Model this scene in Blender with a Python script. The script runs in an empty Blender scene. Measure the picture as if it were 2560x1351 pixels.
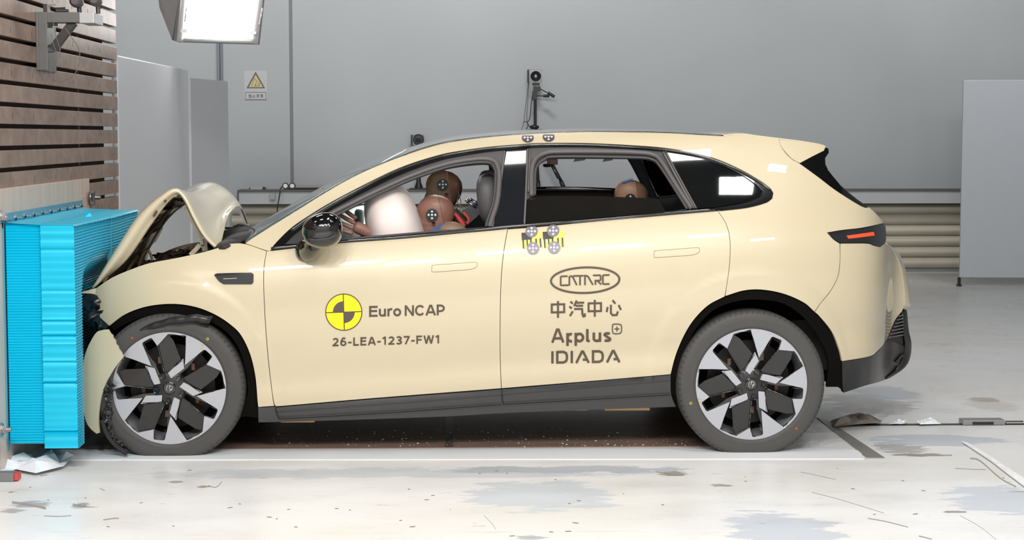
import bpy, bmesh, math, random
import numpy as np
from mathutils import Vector, Matrix, geometry
random.seed(7); np.random.seed(7)
C = bpy.context.scene.collection
pi = math.pi

# ------------------------------------------------------------------ camera
F = 4400.0; VX, HY = 1141.0, 338.0; H = 1.505
pitch = math.atan((675.5 - HY) / F)
def basis(yaw):
    cy, sy, cp, sp = math.cos(yaw), math.sin(yaw), math.cos(pitch), math.sin(pitch)
    Fw = np.array([sy*cp, cy*cp, -sp]); R = np.array([cy, -sy, 0.0]); U = np.cross(R, Fw)
    return R, U, Fw
yaw = 0.0
for _ in range(30):
    R_, U_, F_ = basis(yaw); yaw += (1280 + F*R_[1]/F_[1] - VX) / F
R_, U_, F_ = basis(yaw)
CAM = np.array([0, 0, H])
cd = bpy.data.cameras.new('camera'); cam = bpy.data.objects.new('camera', cd); C.objects.link(cam)
cd.sensor_width = 36; cd.lens = F/2560*36; cd.clip_end = 100
cam.location = (0, 0, H); cam.rotation_euler = (pi/2 - pitch, 0, -yaw)
bpy.context.scene.camera = cam
sc = bpy.context.scene
sc.view_settings.view_transform = 'Standard'; sc.view_settings.look = 'None'
sc.view_settings.gamma = 1.0; sc.view_settings.use_curve_mapping = False
sc.view_settings.exposure = 0.1
# ------------------------------------------------------------------ world, lamps and added fill lights
w = bpy.data.worlds.new('world'); sc.world = w; w.use_nodes = True
w.node_tree.nodes['Background'].inputs[0].default_value = (0.62, 0.66, 0.72, 1)
w.node_tree.nodes['Background'].inputs[1].default_value = 0.35
def area(x, y, z, sx, sy, power, tgt=None, col=(1, 0.985, 0.96)):
    l = bpy.data.lights.new('lamp_or_fill_light', 'AREA'); l.shape = 'RECTANGLE'; l.size = sx; l.size_y = sy
    l.energy = power; l.color = col
    o = bpy.data.objects.new('lamp_or_fill_light', l); C.objects.link(o); o.location = (x, y, z)
    if tgt is not None:
        d = Vector(tgt) - Vector((x, y, z)); o.rotation_euler = d.to_track_quat('-Z', 'Y').to_euler()
    return o
LIGHTS = []
# overhead bank in front of the car, aimed at it
for x, y, sx, sy, p in ((-2.0, 1.8, .75, .42, 62), (-1.2, 1.75, .34, .45, 45), (-.75, .5, .5, .6, 55), (.12, 2.0, .5, .5, 55), (1.15, 1.0, .6, .6, 60), (2.05, 2.6, .7, .35, 60), (4.4, -.1, .9, .5, 60), (-4.4, 5.0, 1.5, .6, 62)):
    LIGHTS.append(area(x, y, 5.0, sx, sy, p*1.3, (x*.6, 8.6, .6)))
# lamps over the car
for x, y, sx, sy, p in ((.16, 7.6, .5, 1.25, 22), (1.38, 6.9, .42, .42, 14), (2.1, 6.05, .66, .3, 14), (2.9, 6.5, .52, .25, 14), (-1.4, 7.3, .5, .5, 14), (-2.9, 7.2, .5, .5, 14)):
    LIGHTS.append(area(x, y, 5.0, sx, sy, p, (x, y, 0)))
for x in (-2.2, 0.6, 3.4):
    LIGHTS.append(area(x, 11.8, 5.6, 1.2, .6, 26, (x, 11.0, 0.0)))
for x in (-4.0, 0.5, 5.5):
    LIGHTS.append(area(x, 13.6, 6.6, 1.4, .8, 56, (x, 19.5, 3.9))); LIGHTS[-1].data.spread = math.radians(78)
# added fill lights, bounced off the wall at the camera end
for x in (-4.0, 0.0, 4.0):
    LIGHTS.append(area(x, 1.0, 6.4, 1.2, .8, 230, (x, -3.0, 2.0)))
# added fill lights inside the cabin, brightening dummies and airbags
for x in (-.15, .85):
    LIGHTS.append(area(x, 9.1, 1.44, .3, .5, 2.6, (x-.1, 9.2, 0)))
LIGHTS.append(area(-.42, 9.15, 1.26, .15, .5, 2.2, (-.75, 9.3, .9)))
# ------------------------------------------------------------------ pixel rays
def ray(px, py): return (px-1280)/F*R_ - (py-675.5)/F*U_ + F_
def PY(px, py, Y):
    d = ray(px, py); t = Y/d[1]; return (t*d[0], Y, H + t*d[2])
def PZ(px, py, z=0.0):
    d = ray(px, py); t = (z-H)/d[2]; return (t*d[0], t*d[1], z)
def PX(px, py, X):
    d = ray(px, py); t = X/d[0]; return (X, t*d[1], H + t*d[2])

# ------------------------------------------------------------------ materials
def new_mat(name):
    m = bpy.data.materials.new(name); m.use_nodes = True
    return m, m.node_tree, m.node_tree.nodes['Principled BSDF']
MATS = {}
def srgb(c):
    return tuple(((v/255)/12.92 if v/255 <= 0.04045 else ((v/255+0.055)/1.055)**2.4) for v in c)
def mat(name, col=(128, 128, 128), rough=0.5, metal=0.0, coat=0.0, noise=0.0, nscale=8.0, stretch=(1, 1, 1), bump=0.0, emit=0.0,
        spec=0.5, sss=0.0):
    if name in MATS: return MATS[name]
    m, nt, b = new_mat(name); L = nt.links
    c = srgb(col); b.inputs['Base Color'].default_value = (*c, 1)
    b.inputs['Roughness'].default_value = rough; b.inputs['Metallic'].default_value = metal
    b.inputs['Coat Weight'].default_value = coat; b.inputs['Coat Roughness'].default_value = 0.02
    b.inputs['Specular IOR Level'].default_value = spec
    if emit:
        b.inputs['Emission Color'].default_value = (*c, 1); b.inputs['Emission Strength'].default_value = emit
    g = nt.nodes.new('ShaderNodeNewGeometry'); mp = nt.nodes.new('ShaderNodeMapping'); mp.inputs['Scale'].default_value = stretch
    L.new(g.outputs['Position'], mp.inputs['Vector'])
    n = nt.nodes.new('ShaderNodeTexNoise'); n.inputs['Scale'].default_value = nscale; n.inputs['Detail'].default_value = 5
    L.new(mp.outputs[0], n.inputs['Vector'])
    mx = nt.nodes.new('ShaderNodeMix'); mx.data_type = 'RGBA'
    a = noise if noise else 0.02
    mx.inputs[6].default_value = (*[v*(1-a) for v in c], 1); mx.inputs[7].default_value = (*[min(1, v*(1+a)) for v in c], 1)
    L.new(n.outputs['Fac'], mx.inputs[0]); L.new(mx.outputs[2], b.inputs['Base Color'])
    if bump:
        bp = nt.nodes.new('ShaderNodeBump'); bp.inputs['Strength'].default_value = bump; bp.inputs['Distance'].default_value = 0.01
        L.new(n.outputs['Fac'], bp.inputs['Height']); L.new(bp.outputs[0], b.inputs['Normal'])
    MATS[name] = m; return m
def glass_mat(name, tint, alpha_mix, rough=0.0):
    # thin glass pane: tinted transparent layer with a clear reflection
    m, nt, b = new_mat(name); nt.nodes.remove(b); L = nt.links
    out = nt.nodes['Material Output']
    tr = nt.nodes.new('ShaderNodeBsdfTransparent'); tr.inputs[0].default_value = (*srgb(tint), 1)
    gl = nt.nodes.new('ShaderNodeBsdfGlossy'); gl.inputs['Roughness'].default_value = rough
    gl.inputs[0].default_value = (1, 1, 1, 1)
    fr = nt.nodes.new('ShaderNodeFresnel'); fr.inputs[0].default_value = 1.5
    df = nt.nodes.new('ShaderNodeBsdfDiffuse'); df.inputs[0].default_value = (*srgb(tint), 1)
    m1 = nt.nodes.new('ShaderNodeMixShader'); m1.inputs[0].default_value = alpha_mix
    L.new(tr.outputs[0], m1.inputs[1]); L.new(df.outputs[0], m1.inputs[2])
    m2 = nt.nodes.new('ShaderNodeMixShader'); L.new(fr.outputs[0], m2.inputs[0])
    L.new(m1.outputs[0], m2.inputs[1]); L.new(gl.outputs[0], m2.inputs[2]); L.new(m2.outputs[0], out.inputs[0])
    MATS[name] = m; return m

CREAM = mat("car_paint_cream", (206, 192, 161), 0.35, 0.0, 1.0)
BLACKG = mat('gloss_black', (8, 8, 9), 0.12, 0, 1.0)
BLACKM = mat('matte_black_plastic', (30, 29, 29), 0.45, noise=0.15, nscale=30)
SILL = mat('dark_grey_plastic', (66, 64, 64), 0.33, noise=0.1, nscale=20)
SEAL = mat('grey_rubber_seal', (84, 80, 79), 0.42)
DARKBROWN = mat('dark_underbody', (26, 22, 19), 0.6, noise=0.3, nscale=12)
RUBBER = mat('tyre_rubber', (70, 68, 66), 0.62, noise=0.12, nscale=14)
SILVER = mat('machined_alloy', (186, 188, 194), 0.32, 0.6)
CHROME = mat('steel', (190, 190, 192), 0.22, 1.0)
DECAL = mat('decal_print_brown_black', (84, 72, 58), 0.5)
GAPM = mat('panel_gap_brown', (122, 98, 60), 0.6)
WHITE = mat('white_print', (238, 238, 238), 0.5)
YELLOW = mat('yellow_print', (250, 232, 10), 0.45)

# ------------------------------------------------------------------ object helpers
WORLDPOS = {}
def link(name, me, parent=None, origin=(0, 0, 0)):
    o = bpy.data.objects.new(name, me); C.objects.link(o)
    po = WORLDPOS.get(parent.name, Vector((0, 0, 0))) if parent else Vector((0, 0, 0))
    if parent: o.parent = parent
    o.location = Vector(origin) - po; WORLDPOS[o.name] = Vector(origin)
    return o
def mk(name, verts, faces, material, parent=None, smooth=False, normals=None, mats=None, fmat=None):
    V = np.array(verts, dtype=float); c = (V.min(0)+V.max(0))/2
    me = bpy.data.meshes.new(name); me.from_pydata((V-c).tolist(), [], [list(f) for f in faces])
    for m in (mats or [material]): me.materials.append(m)
    if fmat:
        for p, k in zip(me.polygons, fmat): p.material_index = k
    if smooth:
        for p in me.polygons: p.use_smooth = True
    me.update()
    if normals is not None: me.normals_split_custom_set(normals)
    return link(name, me, parent, c)
def empty(name, loc, label, cat, group=None):
    o = bpy.data.objects.new(name, None); C.objects.link(o); o.location = loc; o.empty_display_size = 0.1
    WORLDPOS[o.name] = Vector(loc); return tag(o, label, cat, group)
def tag(o, label=None, cat=None, group=None, kind=None):
    if label: o['label'] = label
    if cat: o['category'] = cat
    if group: o['group'] = group
    if kind: o['kind'] = kind
    return o
class MB:
    def __init__(s): s.v = []; s.f = []; s.m = []
    def add(s, v, f, k=0):
        n = len(s.v); s.v += [tuple(p) for p in v]; s.f += [[i+n for i in q] for q in f]; s.m += [k]*len(f); return s
    def box(s, a, b, k=0, bev=0.0):
        x0, x1 = sorted((a[0], b[0])); y0, y1 = sorted((a[1], b[1])); z0, z1 = sorted((a[2], b[2]))
        if bev > 0:
            bm = bmesh.new(); bmesh.ops.create_cube(bm, size=1)
            for v in bm.verts: v.co = Vector(((x0+x1)/2+v.co.x*(x1-x0), (y0+y1)/2+v.co.y*(y1-y0), (z0+z1)/2+v.co.z*(z1-z0)))
            bmesh.ops.bevel(bm, geom=list(bm.edges), offset=bev, segments=2, affect='EDGES', profile=0.6)
            bm.verts.index_update(); s.add([v.co[:] for v in bm.verts], [[v.index for v in f.verts] for f in bm.faces], k); bm.free(); return s
        v = [(x, y, z) for x in (x0, x1) for y in (y0, y1) for z in (z0, z1)]
        return s.add(v, [(0, 1, 3, 2), (4, 6, 7, 5), (0, 4, 5, 1), (2, 3, 7, 6), (0, 2, 6, 4), (1, 5, 7, 3)], k)
    def cyl(s, p, q, r, r2=None, n=20, k=0, cap=True):
        p = Vector(p); q = Vector(q); d = (q-p).normalized(); a = d.orthogonal().normalized(); b = d.cross(a); r2 = r if r2 is None else r2
        v = []
        for c, rr in ((p, r), (q, r2)):
            v += [(c + (a*math.cos(2*pi*i/n) + b*math.sin(2*pi*i/n))*rr)[:] for i in range(n)]
        f = [(i, (i+1) % n, n+(i+1) % n, n+i) for i in range(n)]
        if cap: f += [tuple(range(n-1, -1, -1)), tuple(range(n, 2*n))]
        return s.add(v, f, k)
    def tube(s, pts, r, n=10, k=0, closed=False):
        P = [Vector(p) for p in pts]; m = len(P); rings = []; a = None
        for i in range(m):
            if closed: t = (P[(i+1) % m]-P[i-1])
            else: t = P[min(i+1, m-1)]-P[max(i-1, 0)]
            t = t.normalized() if t.length > 1e-9 else Vector((0, 0, 1))
            if a is None: a = t.orthogonal().normalized()
            a = (a - t*a.dot(t)); a = a.normalized() if a.length > 1e-6 else t.orthogonal().normalized()
            b = t.cross(a); rr = r[i] if isinstance(r, (list, tuple)) else r
            rings += [(P[i] + (a*math.cos(2*pi*j/n)+b*math.sin(2*pi*j/n))*rr)[:] for j in range(n)]
        f = []
        for i in range(m if closed else m-1):
            i2 = (i+1) % m
            f += [(i*n+j, i*n+(j+1) % n, i2*n+(j+1) % n, i2*n+j) for j in range(n)]
        if not closed: f += [tuple(range(n-1, -1, -1)), tuple(range((m-1)*n, m*n))]
        return s.add(rings, f, k)
    def lathe(s, c, axis, prof, n=48, k=0, caps=False):
        # prof: list of (radius, distance along the axis)
        c = Vector(c); d = Vector(axis).normalized(); a = d.orthogonal().normalized(); b = d.cross(a); v = []
        for r, t in prof: v += [(c + d*t + (a*math.cos(2*pi*i/n)+b*math.sin(2*pi*i/n))*r)[:] for i in range(n)]
        f = [(j*n+i, j*n+(i+1) % n, (j+1)*n+(i+1) % n, (j+1)*n+i) for j in range(len(prof)-1) for i in range(n)]
        if caps: f += [tuple(range(n-1, -1, -1)), tuple(range((len(prof)-1)*n, len(prof)*n))]
        return s.add(v, f, k)
    def ell(s, c, r, rot=None, n=24, m=16, k=0, fn=None):
        v = []; f = []
        for j in range(m+1):
            th = pi*j/m
            for i in range(n):
                ph = 2*pi*i/n; p = Vector((math.sin(th)*math.cos(ph), math.sin(th)*math.sin(ph), math.cos(th)))
                if fn: p = Vector(fn(p))
                p = Vector((p.x*r[0], p.y*r[1], p.z*r[2]))
                if rot is not None: p = rot @ p
                v.append((Vector(c)+p)[:])
        for j in range(m):
            for i in range(n): f.append((j*n+i, (j+1)*n+i, (j+1)*n+(i+1) % n, j*n+(i+1) % n))
        return s.add(v, f, k)
    def prism(s, poly, axis, t, k=0):
        # poly: 3D ring, extruded by vector t
        n = len(poly); v = [Vector(p) for p in poly]; v2 = [p+Vector(t) for p in v]
        tess = geometry.tessellate_polygon([v]); f = [tuple(a) for a in tess] + [tuple(n+i for i in reversed(a)) for a in tess]
        f += [(i, (i+1) % n, n+(i+1) % n, n+i) for i in range(n)]
        return s.add([p[:] for p in v+v2], f, k)
    def build(s, name, material, parent=None, smooth=False, mats=None, auto=None):
        o = mk(name, s.v, s.f, material, parent, smooth, mats=mats, fmat=s.m if mats else None)
        bm = bmesh.new(); bm.from_mesh(o.data); bmesh.ops.remove_doubles(bm, verts=bm.verts, dist=1e-6)
        bmesh.ops.recalc_face_normals(bm, faces=bm.faces)
        if auto:
            for f in bm.faces: f.smooth = True
            for e in bm.edges:
                if len(e.link_faces) == 2 and e.calc_face_angle(0) > math.radians(auto): e.smooth = False
        bm.to_mesh(o.data); bm.free(); return o
def catmull(P, n=6, closed=False):
    P = [np.array(p, float) for p in P]; m = len(P); out = []
    if m < 3: 
        return [P[0] + (P[-1]-P[0])*i/n for i in range(n+1)]
    for i in range(m if closed else m-1):
        p0 = P[i-1] if (closed or i > 0) else 2*P[0]-P[1]; p1 = P[i]; p2 = P[(i+1) % m]
        p3 = P[(i+2) % m] if (closed or i+2 < m) else 2*P[-1]-P[-2]
        for j in range(n):
            t = j/n; out.append(0.5*((2*p1)+(-p0+p2)*t+(2*p0-5*p1+4*p2-p3)*t*t+(-p0+3*p1-3*p2+p3)*t**3))
    if not closed: out.append(P[-1])
    return out
def smooth_poly(P, corner=28, step=7.0):
    P = [np.array(p, float) for p in P]; n = len(P); cor = []
    for i in range(n):
        a = P[i]-P[i-1]; b = P[(i+1) % n]-P[i]
        ang = abs(math.degrees(math.atan2(a[0]*b[1]-a[1]*b[0], a[0]*b[0]+a[1]*b[1])))
        if ang > corner: cor.append(i)
    if not cor: seg = [P + [P[0]]]; closed = True
    out = []
    if not cor:
        Q = catmull(P, 8, True); out = Q
    else:
        for k, i in enumerate(cor):
            j = cor[(k+1) % len(cor)]; ch = [P[i]]; t = i
            while True:
                t = (t+1) % n; ch.append(P[t])
                if t == j: break
            if len(ch) == 2: out += [ch[0]]
            else: out += catmull(ch, 8)[:-1]
    # resample long edges
    res = []
    for i in range(len(out)):
        a = out[i]; b = out[(i+1) % len(out)]; d = np.linalg.norm(b-a)
        if d < 1e-6: continue
        m = max(1, int(d/step)); res += [a+(b-a)*q/m for q in range(m)]
    return res
def shrink(P, d):
    P = [np.array(p, float) for p in P]; n = len(P)
    A = sum(P[i][0]*P[(i+1) % n][1]-P[(i+1) % n][0]*P[i][1] for i in range(n)); s = 1 if A > 0 else -1; out = []
    for i in range(n):
        t1 = P[i]-P[i-1]; t2 = P[(i+1) % n]-P[i]; n1 = np.array([-t1[1], t1[0]])/(np.linalg.norm(t1)+1e-9); n2 = np.array([-t2[1], t2[0]])/(np.linalg.norm(t2)+1e-9)
        m = n1+n2; L = np.linalg.norm(m); m = m/L if L > .3 else n1; out.append(P[i]+m*s*d/max(0.5, L/2 if L > .3 else 1))
    return out
def inpoly(pts, poly):
    x, y = pts[:, 0], pts[:, 1]; ins = np.zeros(len(pts), bool); n = len(poly)
    for i in range(n):
        x1, y1 = poly[i]; x2, y2 = poly[(i+1) % n]
        if y1 == y2: continue
        c = ((y1 > y) != (y2 > y)) & (x < (x2-x1)*(y-y1)/(y2-y1)+x1); ins ^= c
    return ins
def polydist(pts, poly):
    d = np.full(len(pts), 1e9); n = len(poly)
    for i in range(n):
        a = np.array(poly[i]); b = np.array(poly[(i+1) % n]); ab = b-a; t = np.clip(((pts-a)@ab)/(ab@ab+1e-12), 0, 1)
        d = np.minimum(d, np.linalg.norm(pts-(a+t[:, None]*ab), axis=1))
    return d

# ------------------------------------------------------------------ car side surface
Y0 = 8.22; YC = Y0 + 0.925
WF = PY(423, 972, Y0); WR = PY(1879, 962, Y0)
_z = np.arange(-0.2, 2.0, 0.005)
_g = np.interp(_z, [0.1, .2, .27, .34, .42, .52, .62, .72, .80, .87, .93, .98, 1.03, 1.07, 1.12, 1.25, 1.36, 1.42, 1.46, 1.50, 1.54, 1.6],
                   [.13, .085, .055, .04, .045, .02, .004, 0, .001, .006, .018, .036, .058, .078, .105, .18, .25, .295, .34, .41, .50, .70])
_k = np.exp(-0.5*(np.arange(-12, 13)/5.0)**2); _k /= _k.sum(); _g = np.convolve(np.pad(_g, 12, 'edge'), _k, 'valid')
_x = np.arange(-2.6, 2.8, 0.01)
_h = np.interp(_x, [-2.6, -2.0, -1.8, -1.65, -1.5, -1.3, -1.0, 1.3, 1.55, 1.75, 1.9, 2.0, 2.08, 2.15, 2.25],
                   [.9, .42, .2, .10, .045, .012, 0, 0, .02, .06, .12, .18, .27, .42, .8])
_k2 = np.exp(-0.5*(np.arange(-20, 21)/7.0)**2); _k2 /= _k2.sum(); _h = np.convolve(np.pad(_h, 20, 'edge'), _k2, 'valid')
def sideY(X, Z):
    zp = Z - 0.07*(X-0.1)
    y = Y0 + np.interp(zp, _z, _g) + np.interp(X, _x, _h)
    for wx, wz in ((WF[0], WF[2]+.03), (WR[0], WR[2]+.05)):
        r = np.hypot(X-wx, Z-wz); t = np.clip((r-.46)/.05, 0, 1); y = y - 0.006*(1-t*t*(3-2*t))
    return y
def hit(px, py, off=0.0, sf=sideY):
    Y = Y0+.1
    for _ in range(40):
        p = PY(px, py, Y); Yn = float(sf(p[0], p[2])) - off; Y += (Yn-Y)*0.7
        if abs(Yn-Y) < 1e-5: break
    p = PY(px, py, Y); return (p[0], Y, p[2])
def lift(poly2, holes2, sf, off, thick, g, name, material, parent, smooth=True):
    P = [tuple(map(float, p)) for p in poly2]; HL = [[tuple(map(float, p)) for p in h] for h in holes2]
    allp = np.array(P); x0, z0 = allp.min(0); x1, z1 = allp.max(0)
    gx = np.arange(x0+g/2, x1, g); gz = np.arange(z0+g/2, z1, g); G = np.array([(a, b) for a in gx for b in gz]) if len(gx) and len(gz) else np.zeros((0, 2))
    if len(G):
        k = inpoly(G, P)
        for h in HL: k &= ~inpoly(G, h)
        G = G[k]
        if len(G):
            k = polydist(G, P) > g*0.45
            for h in HL: k &= polydist(G, h) > g*0.45
            G = G[k]
    vs = [Vector(p) for p in P]; es = [(i, (i+1) % len(P)) for i in range(len(P))]
    for h in HL:
        n = len(vs); vs += [Vector(p) for p in h]; es += [(n+i, n+(i+1) % len(h)) for i in range(len(h))]
    vs += [Vector(tuple(p)) for p in G]
    ov, oe, of, _, oo, _ = geometry.delaunay_2d_cdt(vs, es, [], 0, 1e-6)
    V2 = np.array([v[:] for v in ov]); T = np.array([f for f in of if len(f) == 3]); cen = V2[T].mean(1)
    k = inpoly(cen, P)
    for h in HL: k &= ~inpoly(cen, h)
    T = T[k]
    e = 0.004
    Yv = sf(V2[:, 0], V2[:, 1]) - off
    gx_ = (sf(V2[:, 0]+e, V2[:, 1]) - sf(V2[:, 0]-e, V2[:, 1]))/(2*e); gz_ = (sf(V2[:, 0], V2[:, 1]+e) - sf(V2[:, 0], V2[:, 1]-e))/(2*e)
    N = np.stack([gx_, -np.ones(len(gx_)), gz_], 1); N /= np.linalg.norm(N, axis=1)[:, None]
    V = np.stack([V2[:, 0], Yv, V2[:, 1]], 1)
    faces = []; norms = []
    for t in T:
        a, b, c = V[t]; nn = np.cross(b-a, c-a); tt = list(t) if nn[1] < 0 else [t[0], t[2], t[1]]
        faces.append(tt); norms += [N[i] for i in tt]
    # rim and back
    cnt = {}
    for t in faces:
        for i in range(3):
            a, b = t[i], t[(i+1) % 3]; cnt[(a, b)] = 1
    bnd = [(a, b) for (a, b) in cnt if (b, a) not in cnt]; n = len(V)
    Vb = V + (-N)*thick if thick < .03 else V+np.array([0, thick, 0])
    VV = np.vstack([V, Vb])
    for t in list(faces):
        f = [t[0]+n, t[2]+n, t[1]+n]; faces.append(f); norms += [-N[i-n] for i in f]
    for a, b in bnd:
        f = [b, a, a+n, b+n]; q = VV[f]; nn = np.cross(q[1]-q[0], q[2]-q[0]); nn /= (np.linalg.norm(nn)+1e-12); faces.append(f); norms += [nn]*4
    c = (VV.min(0)+VV.max(0))/2
    me = bpy.data.meshes.new(name); me.from_pydata((VV-c).tolist(), [], [list(map(int, f)) for f in faces]); me.materials.append(material)
    for p in me.polygons: p.use_smooth = True
    me.update(); me.normals_split_custom_set([Vector(v).normalized() for v in norms])
    return link(name, me, parent, c)
def panel(name, P, material, parent=None, off=0.0, thick=0.012, g=0.03, sf=sideY, sh=0.0, corner=28, holes=(), raw=False, mirror=False, step=7.0):
    Q = smooth_poly(P, corner, step) if not raw else [np.array(p, float) for p in P]
    if sh: Q = shrink(Q, sh)
    W = [hit(q[0], q[1], off, sf) for q in Q]; P2 = [(w_[0], w_[2]) for w_ in W]
    H2 = []
    for h in holes:
        q = smooth_poly(h, corner, step) if not raw else h
        H2.append([(w_[0], w_[2]) for w_ in (hit(a[0], a[1], off, sf) for a in q)])
    o = lift(P2, H2, sf, off, thick, g, name, material, parent)
    if mirror: mirror_obj(o, parent)
    return o
def mirror_obj(o, parent=None):
    me = o.data.copy(); n = len(me.vertices); co = np.zeros(n*3); me.vertices.foreach_get('co', co); co = co.reshape(-1, 3); co[:, 1] *= -1
    faces = [list(reversed(p.vertices)) for p in me.polygons]
    m2 = bpy.data.meshes.new(o.data.name); m2.from_pydata(co.tolist(), [], faces)
    for m in me.materials: m2.materials.append(m)
    sm = [p.use_smooth for p in me.polygons]; mi = [p.material_index for p in me.polygons]
    for p, s_, k in zip(m2.polygons, sm, mi): p.use_smooth = s_; p.material_index = k
    m2.update(); bpy.data.meshes.remove(me)
    wp = WORLDPOS[o.name]; return link(o.name.split('.')[0], m2, parent, (wp.x, 2*YC-wp.y, wp.z))
def circle(cx, cy, r, n=40, ry=None, rot=0):
    ry = ry or r; return [(cx+r*math.cos(2*pi*i/n)*math.cos(rot)-ry*math.sin(2*pi*i/n)*math.sin(rot), cy+r*math.cos(2*pi*i/n)*math.sin(rot)+ry*math.sin(2*pi*i/n)*math.cos(rot)) for i in range(n)]

#SECTION_ROOM
# ================================================================== ROOM
WB = PZ(2300, 679)[1]           # distance of the back wall
def wall_mat():
    m, nt, b = new_mat('painted_wall_grey'); L = nt.links; b.inputs['Roughness'].default_value = 0.38
    g = nt.nodes.new('ShaderNodeNewGeometry'); n = nt.nodes.new('ShaderNodeTexNoise'); n.inputs['Scale'].default_value = 0.5; n.inputs['Detail'].default_value = 3
    L.new(g.outputs['Position'], n.inputs['Vector']); r = nt.nodes.new('ShaderNodeValToRGB')
    r.color_ramp.elements[0].position = .3; r.color_ramp.elements[0].color = (*srgb((156, 160, 164)), 1)
    r.color_ramp.elements[1].position = .7; r.color_ramp.elements[1].color = (*srgb((166, 170, 173)), 1)
    L.new(n.outputs['Fac'], r.inputs[0]); L.new(r.outputs[0], b.inputs['Base Color']); return m
def floor_mat():
    m, nt, b = new_mat('worn_white_epoxy_floor'); L = nt.links; N = nt.nodes
    g = N.new('ShaderNodeNewGeometry')
    def noise(scale, st=(1, 1, 1), det=6, rough=.6):
        mp = N.new('ShaderNodeMapping'); mp.inputs['Scale'].default_value = st; L.new(g.outputs['Position'], mp.inputs[0])
        n = N.new('ShaderNodeTexNoise'); n.inputs['Scale'].default_value = scale; n.inputs['Detail'].default_value = det; n.inputs['Roughness'].default_value = rough
        L.new(mp.outputs[0], n.inputs['Vector']); return n.outputs['Fac']
    def mth(op, a, bb=None, c=None):
        x = N.new('ShaderNodeMath'); x.operation = op
        for i, v in enumerate((a, bb, c)):
            if v is None: continue
            if isinstance(v, (int, float)): x.inputs[i].default_value = v
            else: L.new(v, x.inputs[i])
        return x.outputs[0]
    def sstep(v, lo, hi):
        x = N.new('ShaderNodeMapRange'); x.interpolation_type = 'SMOOTHSTEP'; L.new(v, x.inputs[0]); x.inputs[1].default_value = lo; x.inputs[2].default_value = hi; return x.outputs[0]
    def mixc(f, a, c):
        x = N.new('ShaderNodeMix'); x.data_type = 'RGBA'; L.new(f, x.inputs[0])
        if isinstance(a, tuple): x.inputs[6].default_value = (*srgb(a), 1)
        else: L.new(a, x.inputs[6])
        x.inputs[7].default_value = (*srgb(c), 1); return x.outputs[2]
    sep = N.new('ShaderNodeSeparateXYZ'); L.new(g.outputs['Position'], sep.inputs[0]); X, Y = sep.outputs[0], sep.outputs[1]
    big = noise(.7, (1, 1.6, 1), 4); col = mixc(sstep(big, .4, .65), (240, 240, 240), (234, 232, 228))
    fine = noise(9, (.5, 2.2, 1)); col = mixc(mth('MULTIPLY', sstep(fine, .55, .8), .35), col, (190, 180, 168))
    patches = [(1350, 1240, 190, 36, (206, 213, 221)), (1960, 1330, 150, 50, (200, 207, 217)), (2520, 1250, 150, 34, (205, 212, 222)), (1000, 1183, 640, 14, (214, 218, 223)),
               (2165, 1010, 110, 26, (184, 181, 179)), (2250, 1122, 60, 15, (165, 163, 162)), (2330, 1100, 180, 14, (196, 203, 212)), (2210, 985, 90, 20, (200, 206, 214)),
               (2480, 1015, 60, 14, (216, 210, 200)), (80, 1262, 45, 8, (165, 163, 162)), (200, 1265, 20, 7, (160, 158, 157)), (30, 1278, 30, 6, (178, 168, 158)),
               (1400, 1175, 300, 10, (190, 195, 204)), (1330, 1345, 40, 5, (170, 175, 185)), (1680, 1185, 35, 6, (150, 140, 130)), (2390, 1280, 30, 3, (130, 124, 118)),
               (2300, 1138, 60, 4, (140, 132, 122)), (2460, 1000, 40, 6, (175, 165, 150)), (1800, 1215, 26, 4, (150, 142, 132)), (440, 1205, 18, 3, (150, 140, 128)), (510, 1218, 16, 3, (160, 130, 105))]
    nz = noise(6, (.6, 1.6, 1), 7, .68); nzf = noise(26, (.4, 1.5, 1), 6, .7)
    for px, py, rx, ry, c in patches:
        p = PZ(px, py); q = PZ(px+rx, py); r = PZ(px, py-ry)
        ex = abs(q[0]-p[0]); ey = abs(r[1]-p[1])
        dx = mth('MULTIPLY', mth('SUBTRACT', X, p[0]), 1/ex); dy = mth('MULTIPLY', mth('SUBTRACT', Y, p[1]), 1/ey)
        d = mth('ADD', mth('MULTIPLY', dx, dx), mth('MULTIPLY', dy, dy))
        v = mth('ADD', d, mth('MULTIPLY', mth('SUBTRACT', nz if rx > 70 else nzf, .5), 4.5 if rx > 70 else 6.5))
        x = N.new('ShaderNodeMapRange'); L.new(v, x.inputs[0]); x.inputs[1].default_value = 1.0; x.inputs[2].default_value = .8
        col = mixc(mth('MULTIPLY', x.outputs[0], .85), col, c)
    sp = noise(16, (.35, 1.3, 1), 3, .5); col = mixc(mth('MULTIPLY', sstep(sp, .70, .735), .7), col, (140, 130, 120))
    sp2 = noise(2.2, (.5, 9, 1), 6, .7); col = mixc(mth('MULTIPLY', sstep(sp2, .66, .72), .35), col, (165, 155, 145))
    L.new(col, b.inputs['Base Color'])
    rg = N.new('ShaderNodeMapRange'); L.new(noise(1.5, (1, 2, 1)), rg.inputs[0]); rg.inputs[1].default_value = .3; rg.inputs[2].default_value = .7; rg.inputs[3].default_value = .22; rg.inputs[4].default_value = .42
    L.new(rg.outputs[0], b.inputs['Roughness']); return m
FLOORM = floor_mat(); WALLM = wall_mat()
XL, XR, YN, ZC = -7.5, 8.5, -3.5, 7.2
tag(MB().box((XL, YN, -0.2), (XR, WB, 0)).build('floor', FLOORM), kind='structure')
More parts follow.
